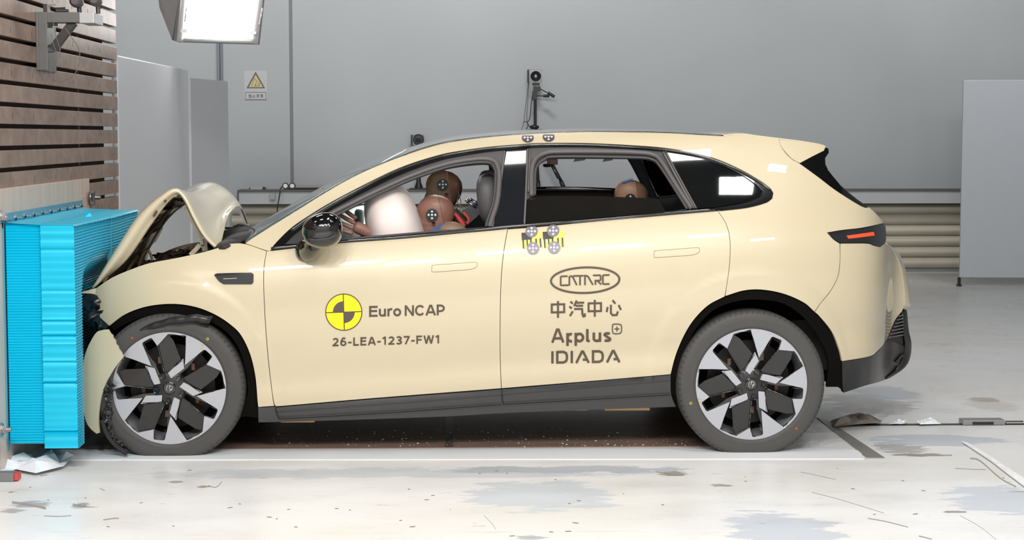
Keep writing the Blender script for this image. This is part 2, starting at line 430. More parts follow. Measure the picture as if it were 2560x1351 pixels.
# concrete wall at the back, with two vertical joints
tag(MB().box((XL, WB, -0.2), (XR, WB+0.2, ZC)).build('wall_back', WALLM), kind='structure')
tag(MB().box((XL-.2, YN, -.2), (XL, WB+.2, ZC)).build('wall_left', WALLM), kind='structure')
tag(MB().box((XR, YN, -.2), (XR+.2, WB+.2, ZC)).build('wall_right', WALLM), kind='structure')
DARKWALL = mat('white_painted_wall', (205, 206, 206), .7)
tag(MB().box((XL-.2, YN-.2, -.2), (XR+.2, YN, ZC)).build('wall_front', DARKWALL), kind='structure')
tag(MB().box((XL-.2, YN-.2, ZC), (XR+.2, WB+.2, ZC+.2)).build('ceiling', mat('dark_grey_ceiling', (60, 62, 64), .7)), kind='structure')
jx = PY(728.5, 250, WB)[0]
tag(MB().box((jx-.018, WB-.004, .9), (jx+.018, WB, ZC)).build('trim_1', mat('joint_grey', (112, 114, 117), .5)), kind='structure')
jx = PY(727, 250, WB)[0]; 

# padding, ledge along the back wall
bx0 = PY(597, 500, WB-.3)[0]; bx1 = 6.8
lg = MB().box((bx0, WB-.32, .765), (bx1, WB-.001, .90), bev=.004)
LEDG = lg.build('wall_ledge', mat('ledge_grey_sheet', (176, 178, 181), .45)); tag(LEDG, 'long pale grey sheet metal ledge running along the back wall above the beige padding', 'ledge')
t = MB().box((bx0-.01, WB-.34, .90), (bx1, WB-.001, .918)); t.box((bx0-.012, WB-.34, .765), (bx0-.0005, WB-.001, .90)); t.build('edge_strip', mat('ledge_edge_dark', (88, 86, 84), .5), LEDG)
prof = []; nb = 6
for i in range(nb*12+1):
    u = i/(nb*12); z = .045 + u*.715; a = abs(math.sin(pi*u*nb)); prof.append((WB-.06-.075*a**.7, z))
for i in range(1):
    V = []; Fc = []
    pr = [(WB-.001, .045)] + prof + [(WB-.001, .76)]
    for X in (bx0-.1, bx1): V += [(X, y, z) for y, z in pr]
    n = len(pr); Fc = [(j, j+1, n+j+1, n+j) for j in range(n-1)] + [tuple(range(n)), tuple(range(2*n-1, n-1, -1))]
    m = MB().add(V, Fc)
    tag(m.build('wall_padding', mat('beige_padding', (190, 183, 168), .4, noise=.06, nscale=3), None, auto=50), 'beige horizontally ribbed crash padding along the foot of the back wall', 'padding')

# ---------------- barrier wall with horizontal timber planks
XP = -2.03
def wood(name, c1, c2, sc=(3, 1.2, 30)):
    m, nt, b = new_mat(name); L = nt.links; b.inputs['Roughness'].default_value = .38
    g = nt.nodes.new('ShaderNodeNewGeometry'); mp = nt.nodes.new('ShaderNodeMapping'); mp.inputs['Scale'].default_value = sc; L.new(g.outputs['Position'], mp.inputs[0])
    n = nt.nodes.new('ShaderNodeTexNoise'); n.inputs['Scale'].default_value = 1.6; n.inputs['Detail'].default_value = 7; n.inputs['Roughness'].default_value = .65; n.inputs['Distortion'].default_value = .6
    L.new(mp.outputs[0], n.inputs['Vector']); r = nt.nodes.new('ShaderNodeValToRGB'); r.color_ramp.elements[0].position = .32; r.color_ramp.elements[1].position = .68
    r.color_ramp.elements[0].color = (*srgb(c1), 1); r.color_ramp.elements[1].color = (*srgb(c2), 1); L.new(n.outputs['Fac'], r.inputs[0]); L.new(r.outputs[0], b.inputs['Base Color'])
    return m
PLANK = wood('phenolic_plywood_plank', (124, 100, 88), (166, 140, 124), (3, 3.5, 5)); PLY = wood('pale_plywood', (205, 180, 164), (222, 203, 190), (3, 14, 1.2)); PBACK = mat('barrier_back_dark', (60, 42, 34), .7)
bar = empty('crash_barrier', (XP-.3, 8.6, 0), 'tall barrier wall faced with reddish brown horizontal wooden planks and open dark gaps', 'barrier')
yEnd = XP*F/(303-VX); zg = 1.457; k0 = -15
for k in range(-15, 14):
    z0 = zg + k*.0988; z1 = z0 + .0988-.021
    if z0 < 0: z0 = 0.002
    if z1 < .01: continue
    e = yEnd + random.uniform(-.012, .012)
    MB().box((XP-.045, 5.2, z0), (XP, e, z1), bev=.002).build('plank', PLANK, bar)
yb = XP*F/(289-VX)
MB().box((XP-.30, 5.2, 0), (XP-.05, yb, 2.85)).build('backing_wall', PBACK, bar)
so = MB().box((XP-.05, yb-.72, 0), (XP-.044, yb-.69, 2.85)); so.build('backing_joint', mat('backing_joint_tan', (150, 130, 112), .6), bar)
screws = MB()
for k in (-4, -2, 1, 3, 5, 7, 9):
    for yy in (8.15, 8.55, 9.0, 9.45, 9.85, 10.15):
        z = zg+k*.0988+.02; screws.box((XP, yy-.002, z), (XP+.0006, yy+.002, z+.03))
screws.build('nail_mark', mat('nail_mark_dark', (70, 55, 48), .6), bar)
# plywood sheet
tz = PX(0, 473, XP+.018)[2]; ye = (XP+.018)*F/(230.5-VX)
pw = MB().box((XP+.0005, 5.2, 0.003), (XP+.019, ye, tz), bev=.002).build('plywood_sheet', PLY)
tag(pw, 'pale pinkish plywood sheet bolted low on the plank wall behind the blue block', 'plywood sheet')
def bolt(name, px, py, X, r, L, par):
    p = PX(px, py, X); b = MB(); b.lathe(p, (1, 0, 0), [(0, 0), (r*1.7, 0), (r*1.7, .006), (r*1.15, .007)], n=24)
    b.cyl((p[0]+.006, p[1], p[2]), (p[0]+.026, p[1], p[2]), r*1.1, n=6); b.cyl((p[0]+.02, p[1], p[2]), (p[0]+L, p[1], p[2]), r*.6, n=16)
    return b.build(name, CHROME, par, auto=35)
p = PX(228, 497, XP+.02); MB().box((XP+.0195, p[1]-.05, p[2]-.037), (XP+.035, p[1]+.05, p[2]+.042), bev=.003).build('clamp_plate', mat('clamp_plate_grey', (128, 120, 114), .4, .6), pw)
bolt('clamp_bolt', 228, 494, XP+.035, .022, .05, pw); bolt('clamp_bolt', 3, 1075, XP+.02, .018, .045, pw); bolt('clamp_bolt', 1, 543, XP+.02, .018, .03, pw)

# ---------------- steel bracket with instruments on the planks
STEEL = mat('bracket_grey_steel', (112, 110, 108), .38, .55); ALU = mat('aluminium_plate', (205, 205, 205), .3, .7)
def bp(px, py, X=XP+.02): return PX(px, py, X)
br = empty('steel_bracket', (XP, bp(110, 90)[1], bp(110, 170)[2]), 'grey steel angle bracket with diagonal brace bolted high on the plank wall', 'bracket')
a_ = bp(88, 30, XP); b_ = bp(122, 180, XP); c_ = bp(150, 180, XP)
MB().box((XP, a_[1], b_[2]), (XP+.012, b_[1]+.12, a_[2]), bev=.002).build('mounting_plate', STEEL, br)
MB().box((XP+.012, a_[1], b_[2]), (XP+.055, a_[1]+.012, a_[2]), bev=.002).build('side_flange', STEEL, br)
yA = a_[1]+.01; s = F/yA
def q(px, py, Y): return PY(px, py, Y)
p0 = q(90, 30, yA); p1 = q(255, 58, yA)
MB().box((XP+.012, yA, p1[2]+.003), (q(200, 40, yA)[0], yA+.09, p0[2]), bev=.003).build('arm', STEEL, br)
x2 = q(198, 40, yA)[0]; x3 = q(235, 40, yA)[0]; MB().box((x2, yA-.004, p1[2]), (x3, yA+.22, p0[2]-.002), bev=.003).build('end_plate', ALU, br)
dA = q(132, 124, yA+.04); dB = q(184, 56, yA+.04); m = MB(); m.cyl(dA, dB, .026, n=4); m.build('brace', mat('brace_dark_steel', (72, 70, 68), .4, .5), br)
for px, py in ((118, 60), (122, 122)):
    pp = PX(px, py, XP+.012); b = MB(); b.cyl(pp, (pp[0]+.03, pp[1], pp[2]), .02, n=6); b.cyl((pp[0]+.02, pp[1], pp[2]), (pp[0]+.055, pp[1], pp[2]), .011, n=14); b.build('bolt', CHROME, br, auto=35)
m = MB(); pts = catmull([q(160, 66, yA+.02), q(178, 92, yA+.02), q(196, 120, yA+.02), q(199, 150, yA+.02), q(188, 183, yA+.02), q(165, 200, yA+.02), q(143, 202, yA+.02), q(128, 185, yA+.02), q(124, 150, yA+.02)], 8)
m.tube(pts, .0022, 8); cb = m.build('wire_cable', mat('grey_cable', (110, 100, 96), .5), br, True)
m = MB(); pts = catmull([q(128, 85, yA), q(135, 115, yA), q(146, 140, yA), q(149, 143, yA), q(150, 125, yA), q(140, 90, yA), q(134, 60, yA), q(128, 30, yA), q(122, 14, yA), q(140, 12, yA)], 8)
m.tube(pts, .0018, 8); m.build('wire_cable', mat('grey_cable'), br, True)
def cam_ball(px, py, r, Y, label):
    c = Vector(q(px, py, Y)); b = MB(); b.lathe(c-Vector((0, .07, 0)), (0, 1, 0), [(0, 0), (r*.55, .0), (r*.92, .012), (r, .04), (r*.9, .09), (r*.45, .13), (0, .135)], n=32)
    o = b.build('surveillance_camera', mat('dome_dark_grey', (86, 80, 82), .45), None, auto=40); tag(o, label, 'camera')
    b = MB(); b.cyl(c+Vector((0, .03, -r*.4)), (c.x+.0, c.y+.04, p0[2]+.001), .011, n=14); b.build('stem', STEEL, o, auto=35); return o
cam_ball(194, 5, .030, yA+.06, 'round dark grey instrument on the bracket, the left one of two'); 
cam_ball(241, 2, .030, yA+.08, 'round dark grey instrument on the bracket end, the right one of two')
m = MB(); m.cyl(q(140, 27, yA+.04), q(172, 27, yA+.04), .008, n=12); m.cyl(q(140, 21, yA+.05), q(164, 20, yA+.05), .005, n=12); m.box(q(108, 30, yA+.02), q(125, 12, yA+.08))
tag(m.build('cable_connector', mat('connector_dark', (75, 72, 74), .35, .4), None, auto=40), 'small dark cable connector with metal pins lying on top of the steel bracket', 'connector')

# ---------------- blue honeycomb block
BLUE = mat('blue_anodised_honeycomb', (0, 190, 226), .34, .1, noise=.08, nscale=6); BLUED = mat('blue_honeycomb_dark', (0, 120, 150), .4, .1); BLUEF = mat('blue_flange', (88, 165, 190), .35, .3)
Yn = 7.85; XF = XP+.02
hb = empty('honeycomb_block', (-1.85, 8.6, .1), 'bright blue crushable honeycomb block with fine horizontal ribs in front of the plywood sheet', 'impact block')
yfar = -1.697*F/(350-VX)
def X_at(px, Y=Yn): return PY(px, 700, Y)[0]
def zig(n, z0, z1, amp, sub=1):
    out = []
    for i in range(n*2+1): out.append((z0+(z1-z0)*i/(n*2), amp*(i % 2)))
    return out
zt = PY(60, 560, Yn)[2]; zb = PY(60, 1111, Yn)[2]
xa, xb = XF+.012, X_at(104)
pr = zig(80, zb, zt, .006); V = []; Fc = []
m = MB()
for X in (xa, xb): V += [(X+random.uniform(0, 0), Yn+.004+.006-a, z) for z, a in pr]
n = len(pr); m.add(V, [(j, j+1, n+j+1, n+j) for j in range(n-1)])
m.box((xa, Yn+.0105, zb), (xb, yfar-.02, zt)); m.build('rear_layer', BLUE, hb)
# front layer: near side sheets with folds
xc = X_at(188); zt2 = PY(140, 566, Yn)[2]; zb2 = PY(140, 1121, Yn)[2]
m = MB(); zs = np.linspace(zb2, zt2+.007, 110); folds = [PY(140, y, Yn)[2] for y in (585, 592, 616, 722, 768, 800, 815, 822, 835, 860, 900, 952, 1000, 1062, 1075, 1085)]
V = []
for z in zs:
    a = .002*math.sin(z*190) + sum((.006*math.exp(-((z-f)/.006)**2) - .007*math.exp(-((z-f+.012)/.006)**2))*(1.6 if i % 3 == 2 else .6) for i, f in enumerate(folds))
    V.append((Yn-.006-a, z))
def xfront(z, Y):
    u = (z-zb2)/(zt2-zb2); s_ = (Y-Yn)/(yfar-Yn)
    a = min(1, max(0, (Y-Yn-.12)/.35)); a = a*a*(3-2*a); c_ = min(1, max(0, (.97-z)/.2)); c_ = c_*c_*(3-2*c_)
    return xc - .13*a*c_ + .012*math.sin(pi*s_)*u
nx = 7; vv = []
for i in range(nx):
    for (Yv, z) in V:
        X = xb + (xfront(z, Yn)-xb)*i/(nx-1); vv.append((X, Yv, z))
n = len(V); m.add(vv, [(i*n+j, i*n+j+1, (i+1)*n+j+1, (i+1)*n+j) for i in range(nx-1) for j in range(n-1)])
m.build('front_layer_side', BLUE, hb, auto=60)
def front_face(ya, yb_, name):
    m = MB(); pr = zig(74, zb2, zt2, 1); ny = 24; V = []
    for i in range(ny+1):
        Y = ya+(yb_-ya)*i/ny
        for z, a in pr:
            j = .0015*math.sin(Y*40+z*300)
            V.append((xfront(z, Y)+(-.008 if a else .0)+j*0, Y, z + .0015*math.sin(Y*7)))
    n = len(pr); m.add(V, [(i*n+j, i*n+j+1, (i+1)*n+j+1, (i+1)*n+j) for i in range(ny) for j in range(n-1)])
    return m.build(name, BLUE, hb)
ys = -1.697*F/(276-VX)
front_face(Yn-.004, ys-.006, 'front_face'); front_face(ys+.006, yfar, 'front_face')
m = MB(); m.box((xc-.01, ys-.006, zb2), (xc+.012, ys+.006, zt2+.006)); m.build('corner_seam', BLUEF, hb)
m = MB(); m.box((xb, Yn+.02, zb2), (xc-.15, yfar-.01, zt2-.004)); m.build('core', BLUED, hb)
# top sheets
m = MB(); V = []; nY = 46
for i in range(nY+1):
    Y = Yn-.012+(yfar-Yn+.012)*i/nY; dz = .003*(i % 2)+random.uniform(0, .003)
    for X, z in ((xa, zt+.002), (xb, zt2+.004), (xc-.005, zt2+.003), (xfront(zt2, Y)+.006, zt2-.002)): V.append((X, Y, z+dz))
m.add(V, [(i*4+j, i*4+j+1, (i+1)*4+j+1, (i+1)*4+j) for i in range(nY) for j in range(3)]); m.build('top_sheet', BLUE, hb)
fl = MB(); z1 = PX(20, 533, XF)[2]; yfl = XF*F/(211-VX)
fl.box((XF, Yn-.002, zt-.02), (XF+.004, yfl, z1)); fl.box((XF, Yn-.002, zb-.03), (XF+.006, Yn+.02, z1)); fl.build('mounting_flange', BLUEF, hb)
for i in range(10):
    Y = Yn+.04 + (yfl-.03-Yn-.04)*i/9; z = z1-.026; b = MB(); b.lathe((XF+.004, Y, z), (1, 0, 0), [(0, 0), (.014, 0), (.014, .002), (.009, .0025)], n=18); b.cyl((XF+.005, Y, z), (XF+.014, Y, z), .0095, n=6); b.cyl((XF+.012, Y, z), (XF+.034, Y, z), .004, n=10)
    b.build('flange_bolt', CHROME, hb, auto=35)
m = MB(); m.add([(xb+.03, ys-.02, zt2), (xb+.07, ys, zt2), (xb+.055, ys+.01, zt2+.025), (xb+.04, ys-.01, zt2+.03)], [(0, 1, 2, 3)]); m.build('torn_sheet', BLUE, hb)

# ---------------- white free-standing screens
SCREEN = mat('screen_white_paint', (216, 219, 223), .42)
def screen(name, a, b, z0, z1, label, thick=.04, legs=()):
    a = Vector((a[0], a[1], 0)); b = Vector((b[0], b[1], 0)); d = (b-a).normalized(); nrm = Vector((-d.y, d.x, 0))
    m = MB(); cs = [a-nrm*thick/2, b-nrm*thick/2, b+nrm*thick/2, a+nrm*thick/2]
    V = [(c.x, c.y, z) for z in (z0, z1) for c in cs]; m.add(V, [(0, 3, 2, 1), (4, 5, 6, 7), (0, 1, 5, 4), (1, 2, 6, 5), (2, 3, 7, 6), (3, 0, 4, 7)])
    o = m.build(name, SCREEN); bv = o.modifiers.new('b', 'BEVEL'); bv.width = .008; bv.segments = 2
    for t_ in legs:
        c = a+(b-a)*t_; l = MB(); l.box((c.x-.012, c.y-.02, .012), (c.x+.012, c.y+.02, z0)); l.box((c.x-.018, c.y-.03, 0), (c.x+.018, c.y+.03, .02)); l.build('leg', BLACKM, o)
    tag(o, label, 'screen'); return o
screen('partition_screen', (-2.055, yEnd+.06), (-2.0, 13.15), .08, PY(475, 175, 13.15)[2], 'tall white partition screen next to the plank wall, larger of the two on the left', legs=(.03, .97))
e1 = PY(565, 203, 15.9); e0 = PY(470, 193, 15.0)
screen('partition_screen', e0, e1, .08, e1[2], 'grey white partition screen standing farther back, behind the first screen on the left', legs=(.05, .95))
fy = PZ(2408, 716)[1]; s0 = PY(2410, 200, fy); sb = PY(2407, 694, fy)
screen('partition_screen', (s0[0]-.01, fy), (s0[0]+1.3, fy-.15), sb[2], s0[2], 'large pale blue-grey screen board standing alone on the right side of the hall', legs=(.0, .97)).data.materials[0] = mat('screen_white_shaded', (184, 190, 197), .42)  # white board like the others; its weaker light is put into the colour
# warning sign
sy = WB-.006
sg = empty('warning_sign', PY(639, 215, sy), 'small wall sign with a yellow warning triangle above a framed line of characters', 'sign')
a = PY(610, 177, sy); b = PY(669, 250, sy)
MB().box((a[0], sy, b[2]), (b[0], WB-.0005, a[2])).build('sign_plate', mat('sign_plate_grey', (176, 178, 180), .3), sg)
def wallpoly(pts, dy, name, m_, par=sg):
    P = [PY(x, y, sy-dy) for x, y in pts]; mb = MB(); mb.prism(P, None, (0, .0008, 0)); return mb.build(name, m_, par)
wallpoly([(639, 179), (616, 221), (663, 221)], .001, 'triangle_border', mat('sign_dark', (92, 90, 86), .5)); wallpoly([(639, 187), (622, 218), (657, 218)], .002, 'triangle', mat('sign_yellow', (196, 182, 132), .5))
GL = {}
# stroke drawings of characters in a unit square (x right, y up)
GL['xin'] = [[(.12, .55), (.05, .25)], [(.32, .68), (.32, .18), (.42, .06), (.68, .06), (.76, .28)], [(.42, .95), (.60, .74)], [(.80, .66), (.95, .36)]]
GL['zhong'] = [[(.08, .80), (.92, .80), (.92, .33), (.08, .33), (.08, .80)], [(.5, 1.0), (.5, 0.0)]]
GL['qi'] = [[(.08, .94), (.24, .82)], [(.02, .65), (.18, .53)], [(.06, .08), (.24, .36)], [(.48, 1.0), (.32, .66)], [(.42, .86), (.95, .86)], [(.42, .68), (.88, .68)], [(.32, .49), (.82, .49), (.84, .16), (.90, .04), (.99, .06), (.99, .22)]]
GL['dang'] = [[(.5, 1), (.5, .66)], [(.16, .92), (.28, .70)], [(.84, .92), (.72, .70)], [(.12, .58), (.86, .58), (.86, .04), (.10, .04)], [(.16, .31), (.86, .31)]]
GL['cha'] = [[(.12, .86), (.82, .86), (.55, .40), (.06, .04)], [(.22, .70), (.55, .35), (.94, .04)], [(.44, .72), (.54, .60)]]
GL['che'] = [[(.15, .84), (.85, .84)], [(.42, 1.0), (.22, .56), (.85, .56)], [(.06, .28), (.94, .28)], [(.55, .70), (.55, 0)]]
def stroke2(mb, pts, w_, fn):
    # pts polyline in 2D, fn maps (x,y)->3D; mitred flat stroke
    P = [np.array(p, float) for p in pts]; n = len(P); L_, R2 = [], []
    closed = np.linalg.norm(P[0]-P[-1]) < 1e-9
    for i in range(n):
        if closed: pa = P[i-1] if i > 0 else P[-2]; pb = P[i+1] if i < n-1 else P[1]
        else: pa = P[max(i-1, 0)]; pb = P[min(i+1, n-1)]
        t1 = P[i]-pa; t2 = pb-P[i]
        if np.linalg.norm(t1) < 1e-9: t1 = t2
        if np.linalg.norm(t2) < 1e-9: t2 = t1
        n1 = np.array([-t1[1], t1[0]])/np.linalg.norm(t1); n2 = np.array([-t2[1], t2[0]])/np.linalg.norm(t2); m_ = n1+n2; m_ /= np.linalg.norm(m_)+1e-9
        k = w_/2/max(.45, m_@n1); L_.append(P[i]+m_*k); R2.append(P[i]-m_*k)
    for i in range(n-1):
        d = np.linalg.norm(P[i+1]-P[i]); k = max(1, int(d/6)); V = []
        for j in range(k+1):
            t = j/k; V += [fn(L_[i]*(1-t)+L_[i+1]*t), fn(R2[i]*(1-t)+R2[i+1]*t)]
        mb.add(V, [(2*j, 2*j+2, 2*j+3, 2*j+1) for j in range(k)])
m = MB(); fr = [(614, 231), (665, 231), (665, 249), (614, 249), (614, 231)]; stroke2(m, fr, 1.2, lambda p: PY(p[0], p[1], sy-.002)); m.build('text_frame', mat('sign_dark'), sg)
for i, ch in enumerate(('dang', 'xin', 'cha', 'che')):
    m = MB(); x0 = 620.5+i*10
    for st in GL[ch]: stroke2(m, [(x0+8*a_, 244.5-9*b_) for a_, b_ in st], 1.3, lambda p: PY(p[0], p[1], sy-.002))
    m.build('character', mat('sign_dark'), sg)
m = MB(); 
for st in ([(629, 216), (636, 196), (642, 203), (637, 216)], [(637, 214), (646, 214), (646, 205)], [(648, 216), (650, 208)]): stroke2(m, st, 1.8, lambda p: PY(p[0], p[1], sy-.004))
m.build('forklift_pictogram', mat('sign_ochre', (150, 132, 88), .5), sg)
# conduits
m = MB()
cz = PY(550, 203, WB-.03)[2]
for k, px in enumerate((546, 553)):
    X = PY(px, 150, WB-.03)[0]; m = MB(); m.cyl((X, WB-.032, .95), (X, WB-.032, ZC), .011 if k else .017, n=16)
    tag(m.build('conduit_pipe', mat('conduit_blue_grey', (168, 174, 186), .35, .3), None, True), ('thin ' if k else 'thicker ') + 'blue-grey conduit pipe running up the back wall, ' + ('right' if k else 'left') + ' one of the pair', 'pipe')

# things on the ledge
zl = .9181; yl = WB-.17
def L_(px, py): return PY(px, py, yl)
a = L_(620, 468); b = L_(666, 480)
o = MB().box((a[0], yl-.06, zl), (b[0], yl+.06, a[2]), bev=.004).build('control_box', mat('control_box_grey', (168, 170, 172), .4)); tag(o, 'small light grey control box with sockets on the left end of the ledge', 'box')
m = MB()
for px, py, r in ((624, 471, .008), (660, 471, .016), (657, 477, .011), (640, 478, .008)):
    c = PY(px, py, yl-.06); m.cyl((c[0], yl-.068, c[2]), (c[0], yl-.0601, c[2]), r, n=14)
m.build('socket', BLACKM, o, auto=35)
a = L_(679, 482); b = L_(692, 498); o = MB().box((a[0], WB-.36, b[2]), (b[0], WB-.3205, a[2]-.001), bev=.002).build('junction_box', mat('junction_box_grey', (160, 160, 158), .5)); tag(o, 'small square grey junction box hanging on the front of the ledge', 'box')
for i, px in enumerate((714, 731)):
    c = Vector(L_(px, 465)); m = MB(); m.lathe((c.x, c.y-.02, c.z), (0, 1, 0), [(0, 0), (.030, 0), (.034, .004), (.034, .03), (0, .03)], n=28); o = m.build('pressure_gauge', BLACKM, None, auto=35)
    tag(o, 'round pressure gauge with white dial on the ledge, ' + ('left' if i == 0 else 'right') + ' of the two', 'gauge')
    MB().lathe((c.x, c.y-.0215, c.z), (0, 1, 0), [(0, 0), (.024, 0), (.024, .0014)], n=24).build('dial', WHITE, o)
    MB().box((c.x-.012, c.y-.008, zl), (c.x+.012, c.y+.01, c.z-.031)).build('foot', BLACKM, o)
m = MB(); a = L_(736, 464); b = L_(905, 476); m.box((a[0]+.02, yl-.05, zl+.02), (b[0], yl+.06, a[2]), bev=.004); o = m.build('equipment_case', mat('case_taupe', (158, 144, 134), .5)); tag(o, 'long flat taupe equipment case on the ledge beside the gauges', 'case')
m = MB(); m.box((L_(720, 475)[0], yl-.04, zl), (L_(800, 475)[0], yl+.05, zl+.0195), bev=.003); o = m.build('mounting_base', BLACKM); tag(o, 'flat black base plate under the taupe case on the ledge', 'base plate')
m = MB(); yy = WB-.36; m.tube(catmull([PY(706, 466, yl-.04), PY(700, 474, yl-.1), PY(700, 482, yy-.02), PY(697, 500, yy), PY(694, 516, yy), PY(693, 530, yy)], 8), .006, 8); tag(m.build('black_cable', BLACKM, None, True), 'black cable hanging from the gauges down over the ledge', 'cable')
# loudspeaker on a mast
Ys = WB-.17; spk = empty('speaker_stand', (PY(1045, 350, Ys)[0], Ys, zl), 'small square grey loudspeaker on a black pole standing on the ledge behind the car roof', 'loudspeaker')
a = PY(1031, 337, Ys); b = PY(1060, 364, Ys); MB().box((a[0], Ys-.02, b[2]), (b[0], Ys+.08, a[2]), bev=.004).build('speaker_box', mat('speaker_grey', (120, 122, 124), .5), spk)
c = PY(1046, 349, Ys-.02); m = MB(); m.lathe((c[0], Ys-.032, c[2]), (0, 1, 0), [(0, .008), (.012, .0), (.025, .008), (.05, .006), (.056, 0), (.058, .0118)], n=32); m.build('speaker_cone', BLACKM, spk, auto=40)
MB().box((PY(1027, 350, Ys)[0], Ys-.01, b[2]), (a[0]-.0005, Ys+.06, a[2])).build('side_bracket', BLACKM, spk)
MB().cyl((c[0], Ys+.03, zl+.014), (c[0], Ys+.03, b[2]-.0005), .02, n=16).build('pole', BLACKM, spk, auto=35); MB().box((c[0]-.10, Ys-.09, zl), (c[0]+.10, Ys+.13, zl+.0139), bev=.003).build('base_plate', BLACKM, spk)
m = MB(); m.lathe((c[0], Ys+.03, zl+.015), (0, 0, 1), [(.021, .12), (.026, .06), (.045, .015), (.045, 0), (.0, -.0005)], n=20); m.build('collar', BLACKM, spk, auto=40)
# tripod with lamp head behind the roof
Yt = WB-.19; K = 1.66; tp = empty('lamp_tripod', (PY(1335, 300, Yt)[0], Yt, zl), 'black camera tripod with round lamp head and hanging cables standing on the ledge', 'tripod')
def T(px, py, dy=0): return PY(px, py, Yt+dy)
MB().cyl((T(1338, 300)[0], Yt, T(1338, 335)[2]), T(1338, 245), .0095*K, n=16).build('centre_column', BLACKM, tp, auto=35)
MB().lathe(T(1336, 323), (0, 0, 1), [(K*a_, K*b_) for a_, b_ in [(0, 0), (.022, 0), (.032, .012), (.03, .02), (.012, .028), (.0, .028)]], n=24).build('collar', BLACKM, tp, auto=40)
c = Vector(T(1339, 191)); MB().lathe(c+Vector((0, -.05, 0)), (0, 1, 0), [(K*a_, b_) for a_, b_ in [(0, .03), (.012, .028), (.016, .02), (.030, .006), (.0335, 0), (.034, .02), (.028, .06), (.0, .085)]], n=36).build('lamp_head', BLACKM, tp, auto=40)
MB().ell(c+Vector((0, -.03, 0)), (.016, .012, .02)).build('bulb', mat('bulb_grey', (150, 160, 158), .2), tp, True)
m = MB(); a = T(1318, 174); b = T(1323, 207); m.box((a[0], Yt-.01, b[2]), (b[0], Yt+.02, a[2]), bev=.002); m.build('battery_pack', BLACKM, tp)
m = MB(); fr = [T(1323, 174), T(1353, 174), T(1353, 206)]; m.tube(fr, .002, 6); m.build('wire_frame', mat('thin_grey_wire', (120, 122, 122), .5), tp, True)
m = MB()
for (x0, y0, x1, y1) in ((1331, 207, 1349, 214), (1334, 216, 1351, 228), (1331, 228, 1342, 250)):
    a = T(x0, y0); b = T(x1, y1); m.box((a[0], Yt-.025, b[2]), (b[0], Yt+.02, a[2]), bev=.003)
m.build('tilt_head', BLACKM, tp)
m = MB(); m.cyl(T(1350, 222, -.02), T(1372, 234, -.06), .005, n=10); m.cyl(T(1370, 232, -.06), T(1386, 242, -.08), .0165, n=14); m.build('pan_handle', BLACKM, tp, auto=35)
m = MB(); m.cyl(T(1342, 240, .02), T(1360, 240, .0), .006, n=10); m.cyl(T(1358, 240, .0), T(1373, 240, .0), .0155, n=14); m.build('pan_handle', BLACKM, tp, auto=35)
for k, P in enumerate(([(1321, 207), (1316, 250), (1311, 290), (1309, 307), (1304, 325)], [(1322, 207), (1319, 260), (1317, 290), (1318, 303)], [(1333, 228), (1328, 260), (1326, 285), (1323, 300), (1318, 307), (1322, 314), (1327, 320)], [(1309, 306), (1316, 304), (1320, 312), (1316, 324)])):
    MB().tube(catmull([T(*p_) for p_ in P], 8), .0026 if k < 2 else .0043, 8).build('cable', BLACKM, tp, True)
for ex, ey in ((1411, .0), (1268, .0), (1345, -.11)):
    e_ = PY(ex, 470, Yt); m = MB(); m.tube([(T(1338, 300)[0], Yt, T(1338, 328)[2]), (e_[0], Yt+ey, zl+.02)], .017, 10); m.tube([(e_[0], Yt+ey, zl+.001), (e_[0]-(e_[0]-T(1338, 300)[0])*.12, Yt+ey*.88, zl+.09)], .024, 10); m.build('leg', BLACKM, tp, True)
# studio flood lamp
Yl = 12.6; fl = empty('flood_lamp', PY(555, 40, Yl), 'large glowing white rectangular flood lamp in a grey frame hanging at the top left', 'lamp')
def Lp(px, py, d=0): return Vector(PY(px, py, Yl+d))
m = MB(); face = [Lp(466, -60), Lp(654, -60, 0), Lp(631, 98), Lp(455, 98)]
m.prism([p_[:] for p_ in face], None, (0, .01, 0)); EM = mat('lamp_glow', (255, 253, 250), .5, emit=6.0); m.build('diffuser', EM, fl)
body = [Lp(462, -64, .02), Lp(664, -64, .02), Lp(645, 110, .02), Lp(441, 104, .02)]
m = MB(); m.prism([p_[:] for p_ in body], None, (0, .10, 0)); m.build('frame', mat('lamp_frame_grey', (120, 118, 118), .4, .3), fl)
m = MB(); m.tube([Lp(458, 99, -.005), Lp(632, 105, -.005)], .012, 8); m.tube([Lp(444, 104, .03), Lp(459, -62, .03)], .008, 8); m.build('rail', mat('lamp_rail_pale', (205, 203, 200), .35, .3), fl, True)
m = MB(); m.prism([Lp(441, 104, .03)[:], Lp(457, -62, .03)[:], Lp(380, -62, .35)[:], Lp(432, 101, .14)[:]], None, (0, .05, 0)); m.prism([Lp(430, 100, .12)[:], Lp(398, 18, .3)[:], Lp(392, -62, .3)[:], Lp(456, -62, .05)[:]], None, (.005, .03, 0)); m.build('side_housing', mat('lamp_housing_grey', (150, 146, 144), .5), fl)
for x, y in ((459, 77), (633, 82)):
    a = Lp(x-8, y-4, -.015); m = MB(); m.box(a[:], (Lp(x+8, y+5, -.015).x, a.y+.02, Lp(x, y+5).z), bev=.002); m.build('clip', ALU, fl)
for x0, y0, x1, y1 in ((467, 14, 462, 55), (656, 20, 649, 62)):
    m = MB(); m.tube([Lp(x0, y0, .0), Lp(x1, y1, .0)], .006, 8); m.build('handle', ALU, fl, True)
tpz = Lp(555, -64); MB().cyl((tpz.x, Yl+.08, tpz.z-.02), (tpz.x, Yl+.08, ZC), .025, n=16).build('hanging_pole', BLACKM, fl, auto=35)

